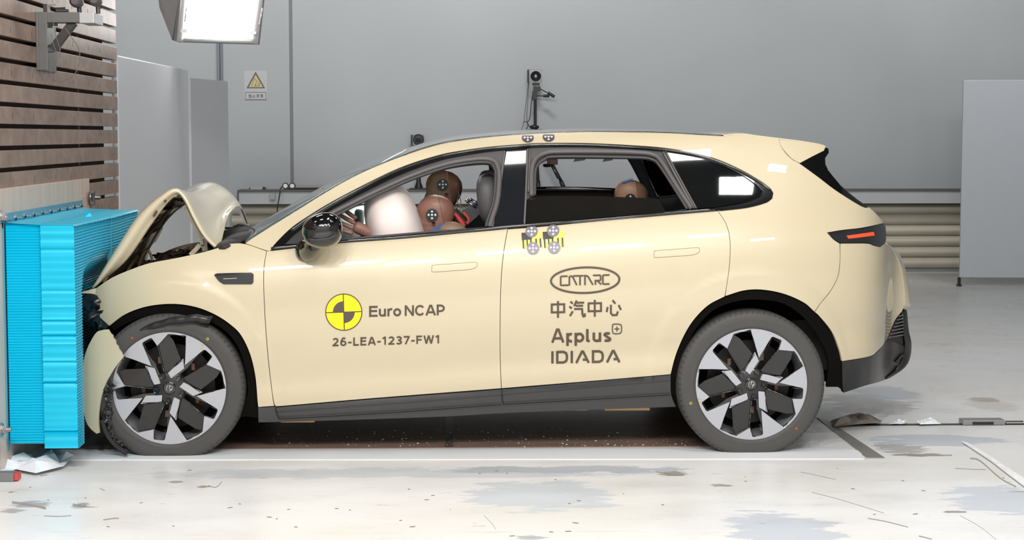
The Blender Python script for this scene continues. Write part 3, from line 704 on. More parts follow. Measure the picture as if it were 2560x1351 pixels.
# ---------------- floor fixtures
yn = PZ(1000, 1122)[1]
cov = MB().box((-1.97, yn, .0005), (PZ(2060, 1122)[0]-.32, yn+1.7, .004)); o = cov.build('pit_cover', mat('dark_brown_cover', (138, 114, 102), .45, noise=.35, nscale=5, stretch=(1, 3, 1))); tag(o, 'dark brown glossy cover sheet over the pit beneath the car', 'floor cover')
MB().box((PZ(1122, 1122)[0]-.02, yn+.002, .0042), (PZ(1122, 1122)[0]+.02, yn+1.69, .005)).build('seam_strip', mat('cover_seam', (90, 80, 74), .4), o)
def floorpoly(name, pts, material, h, label, cat, z0=.0004):
    m = MB(); m.prism([(PZ(x, y)[0], PZ(x, y)[1], z0) for x, y in pts], None, (0, 0, h)); o = m.build(name, material); tag(o, label, cat); return o
floorpoly('floor_edging', [(2042, 1046), (2072, 1055), (2212, 1147), (2167, 1147)], mat('frame_grey_metal', (150, 146, 142), .4, .3), .004, 'grey metal edge strip at the right end of the pit', 'floor edging')
floorpoly('plate_strip', [(0, 1152), (2160, 1149), (2150, 1128), (2060, 1123.5), (0, 1126)], mat('white_plate', (240, 242, 244), .35), .003, 'long white plate strip on the floor along the near side of the car', 'floor strip')
yr = PZ(2300, 1063)[1]
rl = MB().box((PZ(2075, 1063)[0], yr-.02, .0005), (XR-.1, yr+.03, .002)).build('tow_rail', mat('rail_slot_dark', (66, 60, 56), .5)); tag(rl, 'dark tow rail slot in the floor running right behind the car', 'rail')
a = PZ(2406, 1064); b = PZ(2512, 1064); o = MB().box((a[0], yr-.03, .0025), (b[0], yr+.05, .028), bev=.003).build('tow_trolley', mat('trolley_grey', (150, 150, 152), .35, .6)); tag(o, 'low grey metal tow trolley sitting on the floor rail at the right', 'trolley')
MB().box((a[0]+.05, yr-.032, .005), (b[0]-.06, yr-.0305, .019)).build('opening', BLACKM, o); MB().cyl((b[0]+.01, yr-.01, .012), (b[0]+.10, yr-.01, .012), .009, n=14).build('coupling', CHROME, o, auto=35)
def crumple(name, pts, material, h, label, cat, seed=1, amp=.02, parent=None):
    rnd = random.Random(seed); P = [PZ(x, y) for x, y in pts]; P2 = [(p_[0], p_[1]) for p_ in P]; A = np.array(P2); x0, y0 = A.min(0); x1, y1 = A.max(0)
    g = max(.012, min(x1-x0, y1-y0)/9); G = [(a_, b_) for a_ in np.arange(x0, x1, g) for b_ in np.arange(y0, y1, g)]; G = np.array(G); G = G[inpoly(G, P2)]; G = G[polydist(G, P2) > g*.3] if len(G) else G
    vs = [Vector(p_) for p_ in P2]+[Vector((p_[0]+rnd.uniform(-.3, .3)*g, p_[1]+rnd.uniform(-.3, .3)*g)) for p_ in G]
    ov, oe, of, *_r = geometry.delaunay_2d_cdt(vs, [(i, (i+1) % len(P2)) for i in range(len(P2))], [], 0, 1e-6)
    T_ = [f for f in of if inpoly(np.array([np.mean([ov[i][:] for i in f], 0)]), P2)[0]]
    d = polydist(np.array([v[:] for v in ov]), P2); V = [(v[0], v[1], .006+h*min(1, dd/(.04))*rnd.uniform(.2, 1)+rnd.uniform(0, amp)) for v, dd in zip(ov, d)]
    o = MB().add(V, T_).build(name, material, parent); sol = o.modifiers.new('s', 'SOLIDIFY'); sol.thickness = .0015
    if not parent: tag(o, label, cat)
    return o
crumple('paper_sheet', [(-12, 1152), (30, 1140), (45, 1150), (62, 1146), (90, 1160), (110, 1146), (130, 1138), (142, 1152), (185, 1158), (160, 1176), (90, 1192), (40, 1182), (-14, 1210)], mat('white_paper', (236, 240, 244), .6), .035, 'crumpled sheet of white paper on the floor under the blue block', 'paper', 3, .03)
a = PZ(5, 1206); b = PZ(44, 1206); o = MB().box((a[0]-.1, a[1]+.0, .001), (b[0]-.018, a[1]+.07, .038), bev=.004).build('buckle_box', mat('buckle_grey', (120, 122, 124), .5)); tag(o, 'grey plastic buckle with a red end on the floor at the left edge', 'buckle')
MB().box((b[0]-.0178, a[1]+.004, .004), (b[0], a[1]+.066, .036), bev=.004).build('red_button', mat('red_plastic', (205, 72, 60), .4), o)
crumple('torn_cardboard', [(2075, 1062), (2130, 1050), (2170, 1046), (2205, 1060), (2200, 1068), (2140, 1069), (2085, 1071)], mat('torn_board_taupe', (150, 140, 130), .7), .03, 'torn grey-brown sheet lying over the rail just behind the car', 'torn sheet', 5, .02)
for i, P in enumerate(([(2222, 1064), (2240, 1058), (2268, 1060), (2262, 1066)], [(2290, 1062), (2330, 1052), (2352, 1064), (2300, 1067)])):
    crumple('paper_scrap', P, mat('white_paper'), .02, 'white paper scrap on the rail, ' + ('nearer to the torn sheet' if i == 0 else 'halfway to the tow trolley'), 'paper', 8+i, .012)
crumple('white_tape', [(2402, 1108), (2422, 1112), (2560, 1200), (2600, 1226), (2600, 1245), (2560, 1222), (2480, 1160)], mat('white_tape', (240, 242, 243), .5), .0, 'strip of white tape running diagonally over the floor at the right', 'tape', 11, .004)
rnd = random.Random(4); m = MB()
for i in range(260):
    px = rnd.uniform(650, 2080); py = rnd.triangular(1062, 1122, 1118); 
    p_ = PZ(px, py); r = rnd.choice((.0012, .0015, .002, .0035)); m.ell((p_[0], p_[1], .0045+r*.6), (r*rnd.uniform(.7, 1.8), r, r*.7), n=6, m=4)
tag(m.build('glass_crumbs', mat('crumb_white', (225, 222, 218), .4)), 'scattered tiny pale glass and paint crumbs on the dark cover under the car', 'debris', kind='stuff')
m = MB()
for i in range(46):
    px = rnd.uniform(20, 2540); py = rnd.uniform(1155, 1345); p_ = PZ(px, py); r = rnd.uniform(.002, .005); m.ell((p_[0], p_[1], .0016), (r*rnd.uniform(1, 3.5), r*.7, .0015), rot=Matrix.Rotation(rnd.uniform(-.6, .6), 3, 'Z'), n=8, m=4)
tag(m.build('dust_flakes', mat('flake_brown', (132, 118, 104), .7)), 'scattered small brown dirt flakes on the white floor in front of the car', 'debris', kind='stuff')

m = MB()
for P, w_ in (([(2030, 1232), (2100, 1250), (2210, 1284)], 1.2), ([(2170, 1297), (2215, 1305), (2270, 1319)], 2.4), ([(2297, 1341), (2330, 1349)], 3), ([(258, 1301), (285, 1297), (297, 1297)], 3), ([(110, 1291), (150, 1292), (178, 1290)], 2),
              ([(2365, 1280), (2390, 1281), (2415, 1281)], 4), ([(2266, 1138), (2310, 1140), (2380, 1139)], 3), ([(2388, 1172), (2430, 1174), (2465, 1175)], 1.5), ([(2000, 1181), (2040, 1189), (2090, 1200)], 1), ([(2400, 1290), (2450, 1318), (2490, 1350)], 1),
              ([(520, 1215), (540, 1219), (555, 1205)], 2), ([(1640, 1181), (1665, 1184), (1700, 1188), (1704, 1183)], 2.5), ([(30, 1257), (70, 1262), (115, 1272)], 7), ([(182, 1262), (200, 1266), (215, 1264)], 6), ([(100, 1190), (118, 1188)], 2),
              ([(2425, 1147), (2450, 1153), (2500, 1196), (2540, 1218)], 3.5), ([(630, 1130), (700, 1129)], 2), ([(250, 1222), (262, 1228)], 2), ([(1210, 1290), (1230, 1310), (1240, 1325)], 1)):
    stroke2(m, [p_[:2] for p_ in catmull(P, 4)], w_*.8, lambda p_: (PZ(p_[0], p_[1])[0], PZ(p_[0], p_[1])[1], .0007))
tag(m.build('scratch_marks', mat('scratch_grey_brown', (160, 152, 144), .7, noise=.3, nscale=60)), 'scattered thin grey-brown scratches and scuffs in the white floor paint', 'scratches', kind='stuff')
# ================================================================== CAR
car = empty('car', (0.0, YC, 0), 'cream five-door car with crushed front and buckled hood, carrying test lettering on its doors', 'car')
def bpanel(name, P, m_, **kw): return panel(name, P, m_, car, **kw)
DLO_TOP = [(687, 611), (726, 572), (767, 543), (826, 507), (915, 460), (1004, 418), (1093, 389), (1152, 377), (1226, 367), (1300, 361), (1348, 358), (1467, 358), (1586, 364), (1660, 370), (1734, 382), (1794, 399), (1853, 425), (1898, 451), (1924, 470), (1933, 483), (1930, 497), (1913, 508), (1868, 520), (1809, 527)]
DLO_BOT = [(1788, 528), (1645, 540), (1497, 553), (1348, 566), (1271, 572), (1200, 579), (1152, 583), (1004, 597), (850, 608), (767, 617), (678, 626)]
ROOFEDGE = [(1010, 389), (1063, 371), (1123, 356), (1211, 344), (1304, 336), (1452, 330), (1645, 332), (1764, 338), (1809, 340)]
APIL = [(613, 609), (631, 596), (678, 566), (738, 529), (797, 492), (856, 457), (915, 427), (975, 402)]
fender = [(193, 733), (230, 726), (239, 721), (280, 694), (326, 674), (373, 658), (435, 646), (497, 633), (544, 620), (563, 613), (580, 609), (613, 610), (667, 628), (661, 660), (659, 700), (661, 760), (665, 830), (673, 920), (683, 1000), (687, 1016), (645, 1019), (643, 1000), (638, 943), (625, 887), (602, 839), (575, 812), (540, 789), (497, 771), (451, 762), (404, 762), (357, 770), (311, 788), (273, 816), (245, 790), (220, 762), (230, 748), (236, 737)]
bpanel('front_fender', fender, CREAM, sh=.8, g=.02, corner=24, mirror=True)
side = [(613, 609)] + APIL[1:] + ROOFEDGE + [(1853, 336), (1900, 342), (1946, 348), (1953, 366), (1965, 384), (1982, 400), (1999, 409), (2046, 443), (2091, 477), (2152, 515), (2172, 520), (2181, 527), (2196, 543), (2208, 559), (2155, 570), (2104, 576), (2068, 582), (2084, 599), (2099, 609), (2100, 640), (2099, 661), (2094, 692), (2077, 726), (2050, 760), (2036, 780),
        (2009, 757), (1960, 735.5), (1906, 725), (1860, 727), (1813, 741), (1816, 720), (1824, 660), (1825, 600), (1815, 560), (1795, 528)] + DLO_TOP[::-1][:-1] + [(687, 611), (678, 626), (667, 627)]
bpanel('body_side', side, CREAM, sh=.5, g=.022, corner=26, mirror=True)
bumper = [(2101, 609), (2166, 609), (2183, 614), (2200, 618), (2213, 608), (2237, 635), (2251, 678), (2258, 726), (2260, 760), (2256, 778), (2237, 803), (2215, 853), (2194, 878), (2173, 892), (2105, 904), (2098, 874), (2080, 831), (2049, 792), (2037, 781), (2051, 760), (2077, 728), (2095, 693), (2100, 661)]
bpanel('rear_bumper', bumper, CREAM, sh=.5, g=.02, corner=24, mirror=True)
spoiler = [(1946, 349), (2003, 355), (2058, 363), (2064, 367), (2060, 377), (2030, 392), (2000, 408), (1982, 399), (1965, 382), (1953, 366)]
bpanel('roof_spoiler', spoiler, CREAM, sh=.4, g=.02, mirror=True)
fd = [(667, 627), (678, 627)] + DLO_BOT[::-1][1:7] + [(1269, 573), (1258, 640), (1252, 720), (1250, 850), (1252, 940), (1254, 972), (942, 996), (731, 1014), (689, 1017), (683, 1000), (673, 920), (665, 830), (661, 760), (659, 700), (661, 660)]
bpanel('front_door', fd, CREAM, sh=.75, g=.022, corner=24, mirror=True)
rd = [(1269, 573), (1348, 567), (1497, 553), (1645, 540), (1788, 528), (1795, 528), (1815, 560), (1825, 600), (1824, 660), (1816, 720), (1812, 742), (1771, 764), (1736, 799), (1711, 838.5), (1690, 888), (1677, 937), (1500, 952), (1254, 972), (1252, 940), (1250, 850), (1252, 720), (1258, 640)]
bpanel('rear_door', rd, CREAM, sh=.75, g=.022, corner=24, mirror=True)
# dark body shell just inside the panels, with window and wheel openings
OPF = [(851, 597), (800, 600), (772, 596), (790, 566), (840, 536), (911, 500), (964, 476), (1018, 452), (1071, 432), (1124, 417), (1177, 409), (1213, 407), (1228, 411), (1236, 426), (1238, 451), (1233, 504), (1218, 550), (1215, 568), (1160, 572), (1071, 578), (964, 587)]
OPR = [(1311, 561), (1314, 500), (1335, 488), (1337, 434), (1346, 408), (1366, 396), (1393, 392), (1586, 393), (1630, 398), (1648, 414), (1690, 478), (1720, 523), (1663, 530), (1500, 545)]
QG = [(1663, 378), (1700, 381), (1755, 389), (1823, 420), (1883, 455), (1904, 478), (1902, 493), (1860, 506), (1794, 518), (1742, 522), (1700, 450)]
shell = [(240, 735), (330, 690), (450, 655), (560, 622), (640, 605)] + [(x+8, y+6) for x, y in APIL[2:]] + [(x, y+7) for x, y in ROOFEDGE] + [(1900, 350), (1990, 400), (2040, 450), (2150, 522), (2190, 565), (2225, 640), (2240, 700), (2245, 760), (2210, 850), (2170, 885), (2112, 895), (2104, 860), (2080, 815), (2049, 775), (2009, 745), (1960, 722), (1906, 712), (1860, 714), (1800, 735), (1760, 757), (1725, 790), (1700, 835), (1680, 885), (1668, 930), (1668, 1005), (1256, 1025), (700, 1045), (655, 1040), (652, 1000), (647, 940), (634, 880), (610, 830), (580, 800), (545, 777), (500, 760), (451, 750), (404, 750), (350, 758), (300, 776), (262, 800)]
bpanel('inner_body', shell, mat('inner_body_dark', (66, 72, 74), .5), off=-.022, thick=.02, g=.05, corner=30, holes=(OPF, OPR, QG), mirror=True)
# window surround
ring = [(678, 626)] + DLO_TOP + DLO_BOT[:-1]
inn = [(710, 613), (738, 585), (775, 558), (832, 522), (920, 475), (1008, 433), (1096, 401), (1155, 388), (1228, 377), (1300, 371), (1348, 367), (1467, 366), (1586, 372), (1660, 378), (1734, 391), (1794, 409), (1848, 434), (1888, 460), (1906, 479), (1904, 493), (1862, 508), (1790, 519), (1645, 531), (1497, 544), (1348, 557), (1200, 570), (1152, 574), (1004, 588), (850, 600), (767, 609), (720, 614)]
bpanel('window_trim', ring, BLACKG, off=.004, thick=.012, g=.02, sh=.6, holes=(inn,), mirror=True)
# pillar covers and door window frames (black)
bpanel('mirror_triangle', [(700, 611), (738, 583), (775, 558), (812, 538), (812, 596), (790, 606), (740, 610)], BLACKM, off=-.002, thick=.01, g=.03)
fr_f = [(812, 536), (832, 522), (920, 475), (1008, 433), (1096, 401), (1155, 388), (1228, 378), (1264, 375), (1250, 460), (1237, 520), (1232, 568), (1210, 570)] + OPF[::-1][4:][:-4]
FRD = mat('door_frame_grey', (60, 57, 57), .4)
def framering(name, outer, hole, m_, off): return bpanel(name, outer, m_, off=off, thick=.012, g=.02, holes=(hole,), mirror=True)
framering('door_window_frame', [(798, 602), (800, 548), (832, 523), (920, 476), (1008, 434), (1096, 402), (1155, 389), (1228, 379), (1264, 375), (1250, 470), (1238, 520), (1232, 568), (1150, 574), (1004, 588), (850, 600)], [(851, 597), (806, 600), (806, 553), (840, 536)] + OPF[5:], FRD, -.004)
framering('door_window_frame', [(1312, 562), (1315, 480), (1319, 372), (1348, 368), (1467, 367), (1586, 373), (1658, 379), (1700, 450), (1740, 521), (1645, 530), (1497, 544)], OPR, FRD, -.004)
def seal(name, pts, r, m_=SEAL, off=.004, mirror=True):
    Q = catmull(pts, 8); W = [hit(q_[0], q_[1], off) for q_ in Q]; m = MB(); m.tube(W, r, 10); o = m.build(name, m_, car, True)
    if mirror: mirror_obj(o, car)
    return o
seal('window_seal', [(812, 545), (835, 531), (911, 493), (964, 468), (1018, 444), (1071, 424), (1124, 408.5), (1177, 399.5), (1213, 397.5), (1236, 404), (1246, 422), (1248, 451), (1243, 504), (1229, 550), (1224, 567)], .013)
seal('window_seal', [(828, 545), (911, 502), (964, 477), (1018, 453), (1071, 433), (1124, 417), (1177, 408), (1210, 406), (1229, 410), (1238, 426), (1239, 451), (1234, 504), (1219, 550), (1215, 567)], .007, mat('seal_dark', (60, 57, 57), .45))
seal('window_seal', [(1329, 490), (1329, 434), (1334, 408), (1346, 392), (1366, 383), (1393, 380), (1490, 379.5), (1586, 381.5), (1632, 387), (1655, 406), (1698, 475), (1729, 522)], .013)
seal('window_seal', [(1337, 488), (1338, 434), (1345, 412), (1362, 399), (1393, 392), (1586, 394), (1630, 399), (1649, 415), (1690, 478), (1718, 523)], .007, mat('seal_dark'))
seal('pillar_strip', [(1262, 378), (1251, 460), (1239, 520), (1231, 568)], .005, mat('strip_grey', (96, 92, 91), .4)); seal('pillar_strip', [(1319, 373), (1315, 480), (1311, 562)], .005, mat('strip_grey')); seal('pillar_strip', [(1325, 373), (1321, 480)], .004, mat('strip_grey'))
seal('pillar_strip', [(1658, 380), (1698, 455), (1735, 521)], .006, mat('strip_grey')); seal('pillar_strip', [(1664, 379), (1703, 452), (1741, 521)], .004, mat('strip_grey'))
PIL = mat('pillar_gloss_dark', (20, 22, 26), .1, 0, 1.0)
bpanel('pillar_cover', [(1267, 374), (1316, 371), (1312, 480), (1309, 562), (1236, 568), (1246, 500), (1256, 440)], PIL, off=.003, thick=.008, g=.025, mirror=True, corner=35)
QGLASS = mat('privacy_glass_black', (6, 7, 8), .04, 0, 1.0)
bpanel('quarter_window', [(1667, 379), (1700, 382), (1755, 391), (1794, 410), (1848, 436), (1886, 462), (1903, 480), (1900, 492), (1860, 506), (1794, 517), (1745, 521), (1704, 450)], QGLASS, off=.001, thick=.006, g=.03, mirror=True)
TINT = glass_mat('tinted_window_glass', (104, 98, 88), .06)
bpanel('rear_door_glass', [(1312, 560), (1314, 492), (1400, 490), (1500, 491), (1600, 495), (1646, 498), (1664, 529), (1500, 544)], TINT, off=-.012, thick=.004, g=.05, mirror=True, raw=True)
seal('window_moulding', [(x, y-4.5) for x, y in DLO_BOT], .0065, BLACKG, .008); seal('window_moulding', [(x+1, y+4.5) for x, y in DLO_TOP[1:19]], .0055, BLACKG, .008)
# lower cladding
bpanel('sill_cladding', [(645, 1019), (689, 1017), (942, 996), (1254, 972), (1500, 952), (1677, 936), (1678, 985), (1690, 1018), (1300, 1032), (1120, 1042), (900, 1050), (700, 1056), (646, 1057)], SILL, off=-.004, thick=.02, g=.03, sh=.4, mirror=True)
bpanel('sill_trim', [(690, 1030), (760, 1025), (1100, 1000), (1254, 987), (1676, 951), (1677, 938), (1254, 974), (942, 998), (731, 1016), (690, 1020)], BLACKG, off=.004, thick=.01, g=.03, mirror=True)
def groove(name, pts, wpx, m_, off=.0065):
    m = MB(); stroke2(m, [p[:2] for p in catmull(pts, 6)], wpx, lambda p: hit(p[0], p[1], off)); return m.build(name, m_, car)
BLK = mat('gap_black', (10, 10, 10), .7)
groove('door_gap_line', [(688, 1017), (692, 1036), (697, 1045), (706, 1047.5), (800, 1043), (1000, 1031), (1254, 1012.5)], 2.4, BLK); groove('door_gap_line', [(1254, 973), (1256, 1000), (1258, 1012)], 2.4, BLK); groove('door_gap_line', [(1258, 1012), (1450, 1001), (1676, 988)], 2.4, BLK)
VALM = mat('valance_black', (30, 29, 28), .28)
bpanel('rear_valance', [(2105, 904), (2173, 892), (2194, 879), (2216, 853), (2226, 850), (2262, 867), (2264, 880), (2255, 893), (2244, 920), (2215, 949), (2160, 966), (2109, 983), (2106, 960)], VALM, off=-.004, thick=.02, g=.025, sh=.3, mirror=True)
bpanel('bumper_vent', [(2252, 784), (2236, 803), (2222, 830), (2208, 858), (2225, 866), (2245, 868), (2258, 866), (2258, 800)], BLACKM, off=-.012, thick=.02, g=.03, mirror=True)
for i in range(7):
    t_ = i/6; seal('vent_rib', [(2247-25*t_, 792+52*t_), (2258, 788+50*t_)], .0035, mat('rib_grey', (110, 108, 106), .3), .0, mirror=False)
for pts in ([(2240, 905), (2252, 893), (2258, 888)], [(2216, 945), (2236, 930), (2246, 918)]): seal('diffuser_fin', pts, .006, VALM, .004, mirror=False)
# dark glass corner of the tailgate
bpanel('tailgate_side_glass', [(1999, 409), (2030, 392), (2060, 377), (2064, 369), (2071, 372), (2072, 382), (2063, 395), (2062, 409), (2070, 426), (2104, 467), (2138, 496), (2170, 520), (2152, 515), (2091, 477), (2046, 443)], BLACKG, off=-.002, thick=.01, g=.02, mirror=True)
# tail lamp
bpanel('tail_lamp', [(2068, 582), (2104, 577), (2155, 571), (2208, 559.5), (2213, 569), (2215, 603), (2200, 618), (2183, 614), (2166, 608), (2101, 608), (2084, 598)], QGLASS, off=.003, thick=.02, g=.02, sh=.3, mirror=True)
REDL = mat('red_lens', (240, 76, 36), .25, coat=.5, emit=.35)
bpanel('tail_lamp_light_bar', [(2117, 589.5), (2150, 585), (2184, 580), (2187, 589), (2150, 594), (2122, 597)], REDL, off=.0065, thick=.004, g=.02, mirror=True)
# side marker vent on the fender
bpanel('fender_vent', [(535, 687.5), (541, 684), (590, 682.5), (628, 682), (634, 686), (633.5, 706), (629, 711), (559, 711), (547, 703)], BLACKG, off=.005, thick=.006, g=.02, mirror=True)
groove('vent_lettering', [(558, 697.5), (575, 697), (592, 696)], 2.2, mat('faint_lettering', (150, 140, 125), .4), .0075)
# flush handles
for dx, dy in ((0, 0), (556, -36.2)):
    hp = [(1080+dx, 665+dy), (1084+dx, 663+dy), (1130+dx, 659.5+dy), (1185+dx, 655.5+dy), (1192+dx, 657+dy), (1193.5+dx, 662+dy), (1190+dx, 669+dy), (1172+dx, 675+dy), (1130+dx, 678+dy), (1084+dx, 681+dy), (1079+dx, 676+dy)]
    bpanel('handle_gap', hp, GAPM, off=.0006, thick=.001, g=.02, mirror=True, corner=75, step=3); bpanel('door_handle', hp, CREAM, off=.0022, thick=.002, g=.02, sh=1.0, mirror=True, corner=75, step=3)
# ---------------- decals
def decal(name, strokes, w_, m_=DECAL, off=.0022):
    m = MB()
    for st in strokes: stroke2(m, st, w_, lambda p: hit(p[0], p[1], off))
    return m.build(name, m_, car)
def decal_poly(name, P, m_, off=.0022, holes=()): return panel(name, P, m_, car, off=off, thick=.0004, g=.03, raw=True, holes=holes)
def arc(cx_, cy_, rx, ry, a0, a1, n=12): return [(cx_+rx*math.cos(math.radians(a0+(a1-a0)*i/n)), cy_+ry*math.sin(math.radians(a0+(a1-a0)*i/n))) for i in range(n+1)]
def glyph(c, t):
    h = t/2
    if c == 'E': w = .58; return [[(h, 0), (h, 1)], [(0, 1-h), (w, 1-h)], [(0, .53), (w-.03, .53)], [(0, h), (w, h)]], w
    if c == 'F': w = .56; return [[(h, 0), (h, 1)], [(0, 1-h), (w, 1-h)], [(0, .50), (w-.04, .50)]], w
    if c == 'L': w = .55; return [[(h, 0), (h, 1)], [(0, h), (w, h)]], w
    if c == 'N': w = .70; return [[(h, 0), (h, 1)], [(h, 1-.03), (w-h, .03)], [(w-h, 0), (w-h, 1)]], w
    if c == 'A': w = .76; return [[(h*.7, 0), (w/2-h*.3, 1)], [(w-h*.7, 0), (w/2+h*.3, 1)], [(w*.2, .30), (w*.8, .30)]], w
    if c == 'W': w = 1.0; return [[(h*.7, 1), (w*.27, 0)], [(w*.27, 0), (w*.5, 1)], [(w*.5, 1), (w*.73, 0)], [(w*.73, 0), (w-h*.7, 1)]], w
    if c == 'P': w = .62; r_ = .265; return [[(h, 0), (h, 1)], [(0, 1-h), (w-r_-h, 1-h)]+arc(w-r_-h, 1-h-r_, r_, r_, 88, -88, 10)+[(0, 1-h-2*r_)]], w
    if c == 'C': w = .76; return [arc(w/2, .5, w/2-h, .5-h, 38, 322, 24)], w-.03
    if c == 'u': w = .50; return [[(h, .73), (h, .28)]+arc(w/2, .26, w/2-h, .26-h, 180, 360, 10)+[(w-h, .3)], [(w-h, 0), (w-h, .73)]], w
    if c == 'r': w = .32; return [[(h, 0), (h, .73)], arc(w+.02, .42, w-h+.02, .27, 180, 90, 8)], w
    if c == 'o': w = .56; return [arc(w/2, .365, w/2-h, .365-h, 0, 360, 28)], w
    if c == 'p': w = .56; return [[(h, -.27), (h, .73)], arc(w/2, .365, w/2-h, .365-h, 0, 360, 24)], w
    if c == 'R': w = .30; return [[(h, -.27), (h, .73)], arc(w/2+.15, .365, w/2+.15-h, .365-h, 180, 82, 10), arc(w/2+.15, .365, w/2+.15-h, .365-h, 180, 278, 10)], w+.08
    if c == 'l': w = t+.10; return [[(h, 1), (h, .16)]+arc(h+.13, .14, .13, .14-h, 180, 270, 5)], w+.02
    if c == 's': w = .48; return [arc(w/2+.01, .55, w/2-h-.01, .18-h, 30, 180, 10)+[(h+.02, .53), (w/2, .375), (w-h-.01, .24)]+arc(w/2, .18, w/2-h, .18-h, 0, -150, 10)], w
    if c == '1': w = .36; return [[(w-h, 0), (w-h, 1)], [(w-h, 1-h*.6), (.03, .76)]], w+.06
    if c == '2': w = .60; return [arc(w/2, .70, w/2-h, .30-h, 160, -20, 14)+[(w-h-.06, .52), (h+.02, h)], [(0, h), (w, h)]], w
    if c == '3': w = .60; return [arc(w/2-.02, .735, w/2-h, .265-h, 150, -80, 14), arc(w/2-.02, .27, w/2-h+.02, .27-h, 82, -150, 14), [(w*.35, .52), (w*.6, .52)]], w
    if c == '6': w = .62; return [arc(w/2, .33, w/2-h, .33-h, 0, 360, 24), [(h, .36), (h+.02, .6), (w*.45, 1-h*.5), (w*.82, 1-h)]], w
    if c == '7': w = .58; return [[(0, 1-h), (w, 1-h)], [(w-h*.8, 1-h), (w*.30, 0)]], w
    if c == '-': w = .34; return [[(0, .40), (w, .40)]], w
    return [], .3
def word(name, txt, x0, y0, W, Hc, slope, t=.15, gap=.13):
    gs = [glyph(c, t) for c in txt]; tot = sum(g_[1]+gap for g_ in gs)-gap; k = W/tot; m = MB(); x = 0
    for st, w_ in gs:
        for p_ in st: stroke2(m, [(x0+k*(x+a), y0-Hc*b-slope*k*(x+a)) for a, b in p_], t*(Hc+k)/2, lambda q_: hit(q_[0], q_[1], .0022))
        x += w_+gap
    return m.build(name, DECAL, car)
word('lettering', 'Euro', 922.5, 792.5, 81, 26.5, .02, .16, .07); word('lettering', 'NCAP', 1011.5, 790.5, 101, 26.5, .02, .16, .06)
word('test_number', '26-LEA-1237-FW1', 831, 866.5, 268.5, 20.5, .028, .175, .15)
cx, cy, r = 859.5, 781.0, 46.5
decal_poly('roundel_rim', circle(cx, cy, r, 64), DECAL, .0020); tt = -.03
def rot(p): a = -tt; return (cx+p[0]*math.cos(a)-p[1]*math.sin(a)*-1*-1, cy+p[1]) if False else (cx+p[0]*math.cos(tt)-p[1]*math.sin(tt), cy+p[0]*math.sin(tt)+p[1]*math.cos(tt))
def sector(r0, r1, a0, a1, g_):
    P = []
    for i in range(17): a = math.radians(a0+(a1-a0)*i/16); P.append((r1*math.cos(a), -r1*math.sin(a)))
    if r0 > 0:
        for i in range(17): a = math.radians(a1+(a0-a1)*i/16); P.append((r0*math.cos(a), -r0*math.sin(a)))
    else: P.append((0, 0))
    mx = math.cos(math.radians((a0+a1)/2)); my = -math.sin(math.radians((a0+a1)/2)); sx, sy_ = (1 if mx > 0 else -1), (1 if my > 0 else -1)
    P = [(sx*max(abs(x) if x*sx > 0 else 0, g_), sy_*max(abs(y) if y*sy_ > 0 else 0, g_)) for x, y in P]
    out = []
    for p in P:
        if not out or abs(p[0]-out[-1][0])+abs(p[1]-out[-1][1]) > .05: out.append(p)
    if abs(out[0][0]-out[-1][0])+abs(out[0][1]-out[-1][1]) < .05: out.pop()
    return [rot(p) for p in out]
for a0 in (0, 90, 180, 270):
    if a0 in (0, 180): decal_poly('roundel_quarter', sector(0, r-2.6, a0, a0+90, 1.3), YELLOW, .0030)
    else: decal_poly('roundel_quarter', sector(27.5, r-2.6, a0, a0+90, 1.3), YELLOW, .0030)
    if a0 in (90, 270): decal_poly('roundel_core', sector(0, 27.5, a0, a0+90, 1.3), mat('core_grey', (86, 76, 70), .5), .0030)
# second logo: ellipse with stylised letters
el = circle(1463, 701, 85.5, 72, 32, -.03); decal('logo_ellipse', [el+[el[0]]], 5.2)
def cat(pts): return [(1400.5+124*x, 715-24.5*y-x*3.6) for x, y in pts]
decal('logo_letters', [cat(p) for p in ([(.15, .96), (.03, .96), (.01, .9), (.01, .08), (.03, .04), (.185, .04), (.185, 0.0)], [(.185, 0), (.185, .88), (.21, .96), (.25, .90), (.335, .02)], [(.26, .96), (.47, .96)], [(.40, .96), (.40, 0)], [(.50, 0), (.50, .86), (.52, .95), (.56, .88), (.66, .0)], [(.48, .96), (.52, .96)], [(.71, 0), (.71, .42), (.80, .42), (.815, .5), (.815, .88), (.80, .96), (.66, .96)], [(.75, .38), (.83, .02)], [(.995, .96), (.88, .96), (.86, .9), (.86, .12), (.88, .04), (.995, .04)])], 4.2)
for i, ch in enumerate(('zhong', 'qi', 'zhong', 'xin')):
    x0 = 1376.5+46*i; yb_ = 795.5-2.6*i/3*1.6; hh = 42; ww = (37, 40, 37, 40)[i]
    decal('character', [[(x0+ww*a_, yb_-hh*b_-.02*ww*a_) for a_, b_ in st] for st in GL[ch]], 5.0)
word('lettering', 'A', 1378.5, 857.5, 32, 35, .018, .155, .1); word('lettering', 'Rplus', 1415, 857, 114, 32.5, .018, .165, .07)
bxs = [(1532, 812), (1537, 811), (1547, 811), (1552.5, 813), (1554, 818), (1554, 828), (1552, 833), (1547, 835), (1537, 835.5), (1532.5, 833.5), (1531, 828), (1531, 818), (1532, 812)]
decal('plus_box', [bxs], 2.8); decal('plus_sign', [[(1542.4, 817), (1542.4, 829.5)], [(1536.2, 823.3), (1548.6, 823)]], 2.8)
idi = {'I': ([[(.5, 0), (.5, 1)]], .18), 'D': ([[(.09, .93), (.62, .93), (.84, .82), (.91, .62), (.91, .38), (.84, .18), (.62, .07), (.09, .07), (.09, .93)]], .85), 'A': ([[(.05, 0), (.46, .93), (.54, .93), (.95, 0)], [(.52, .27), (.82, .27)]], 1.0)}
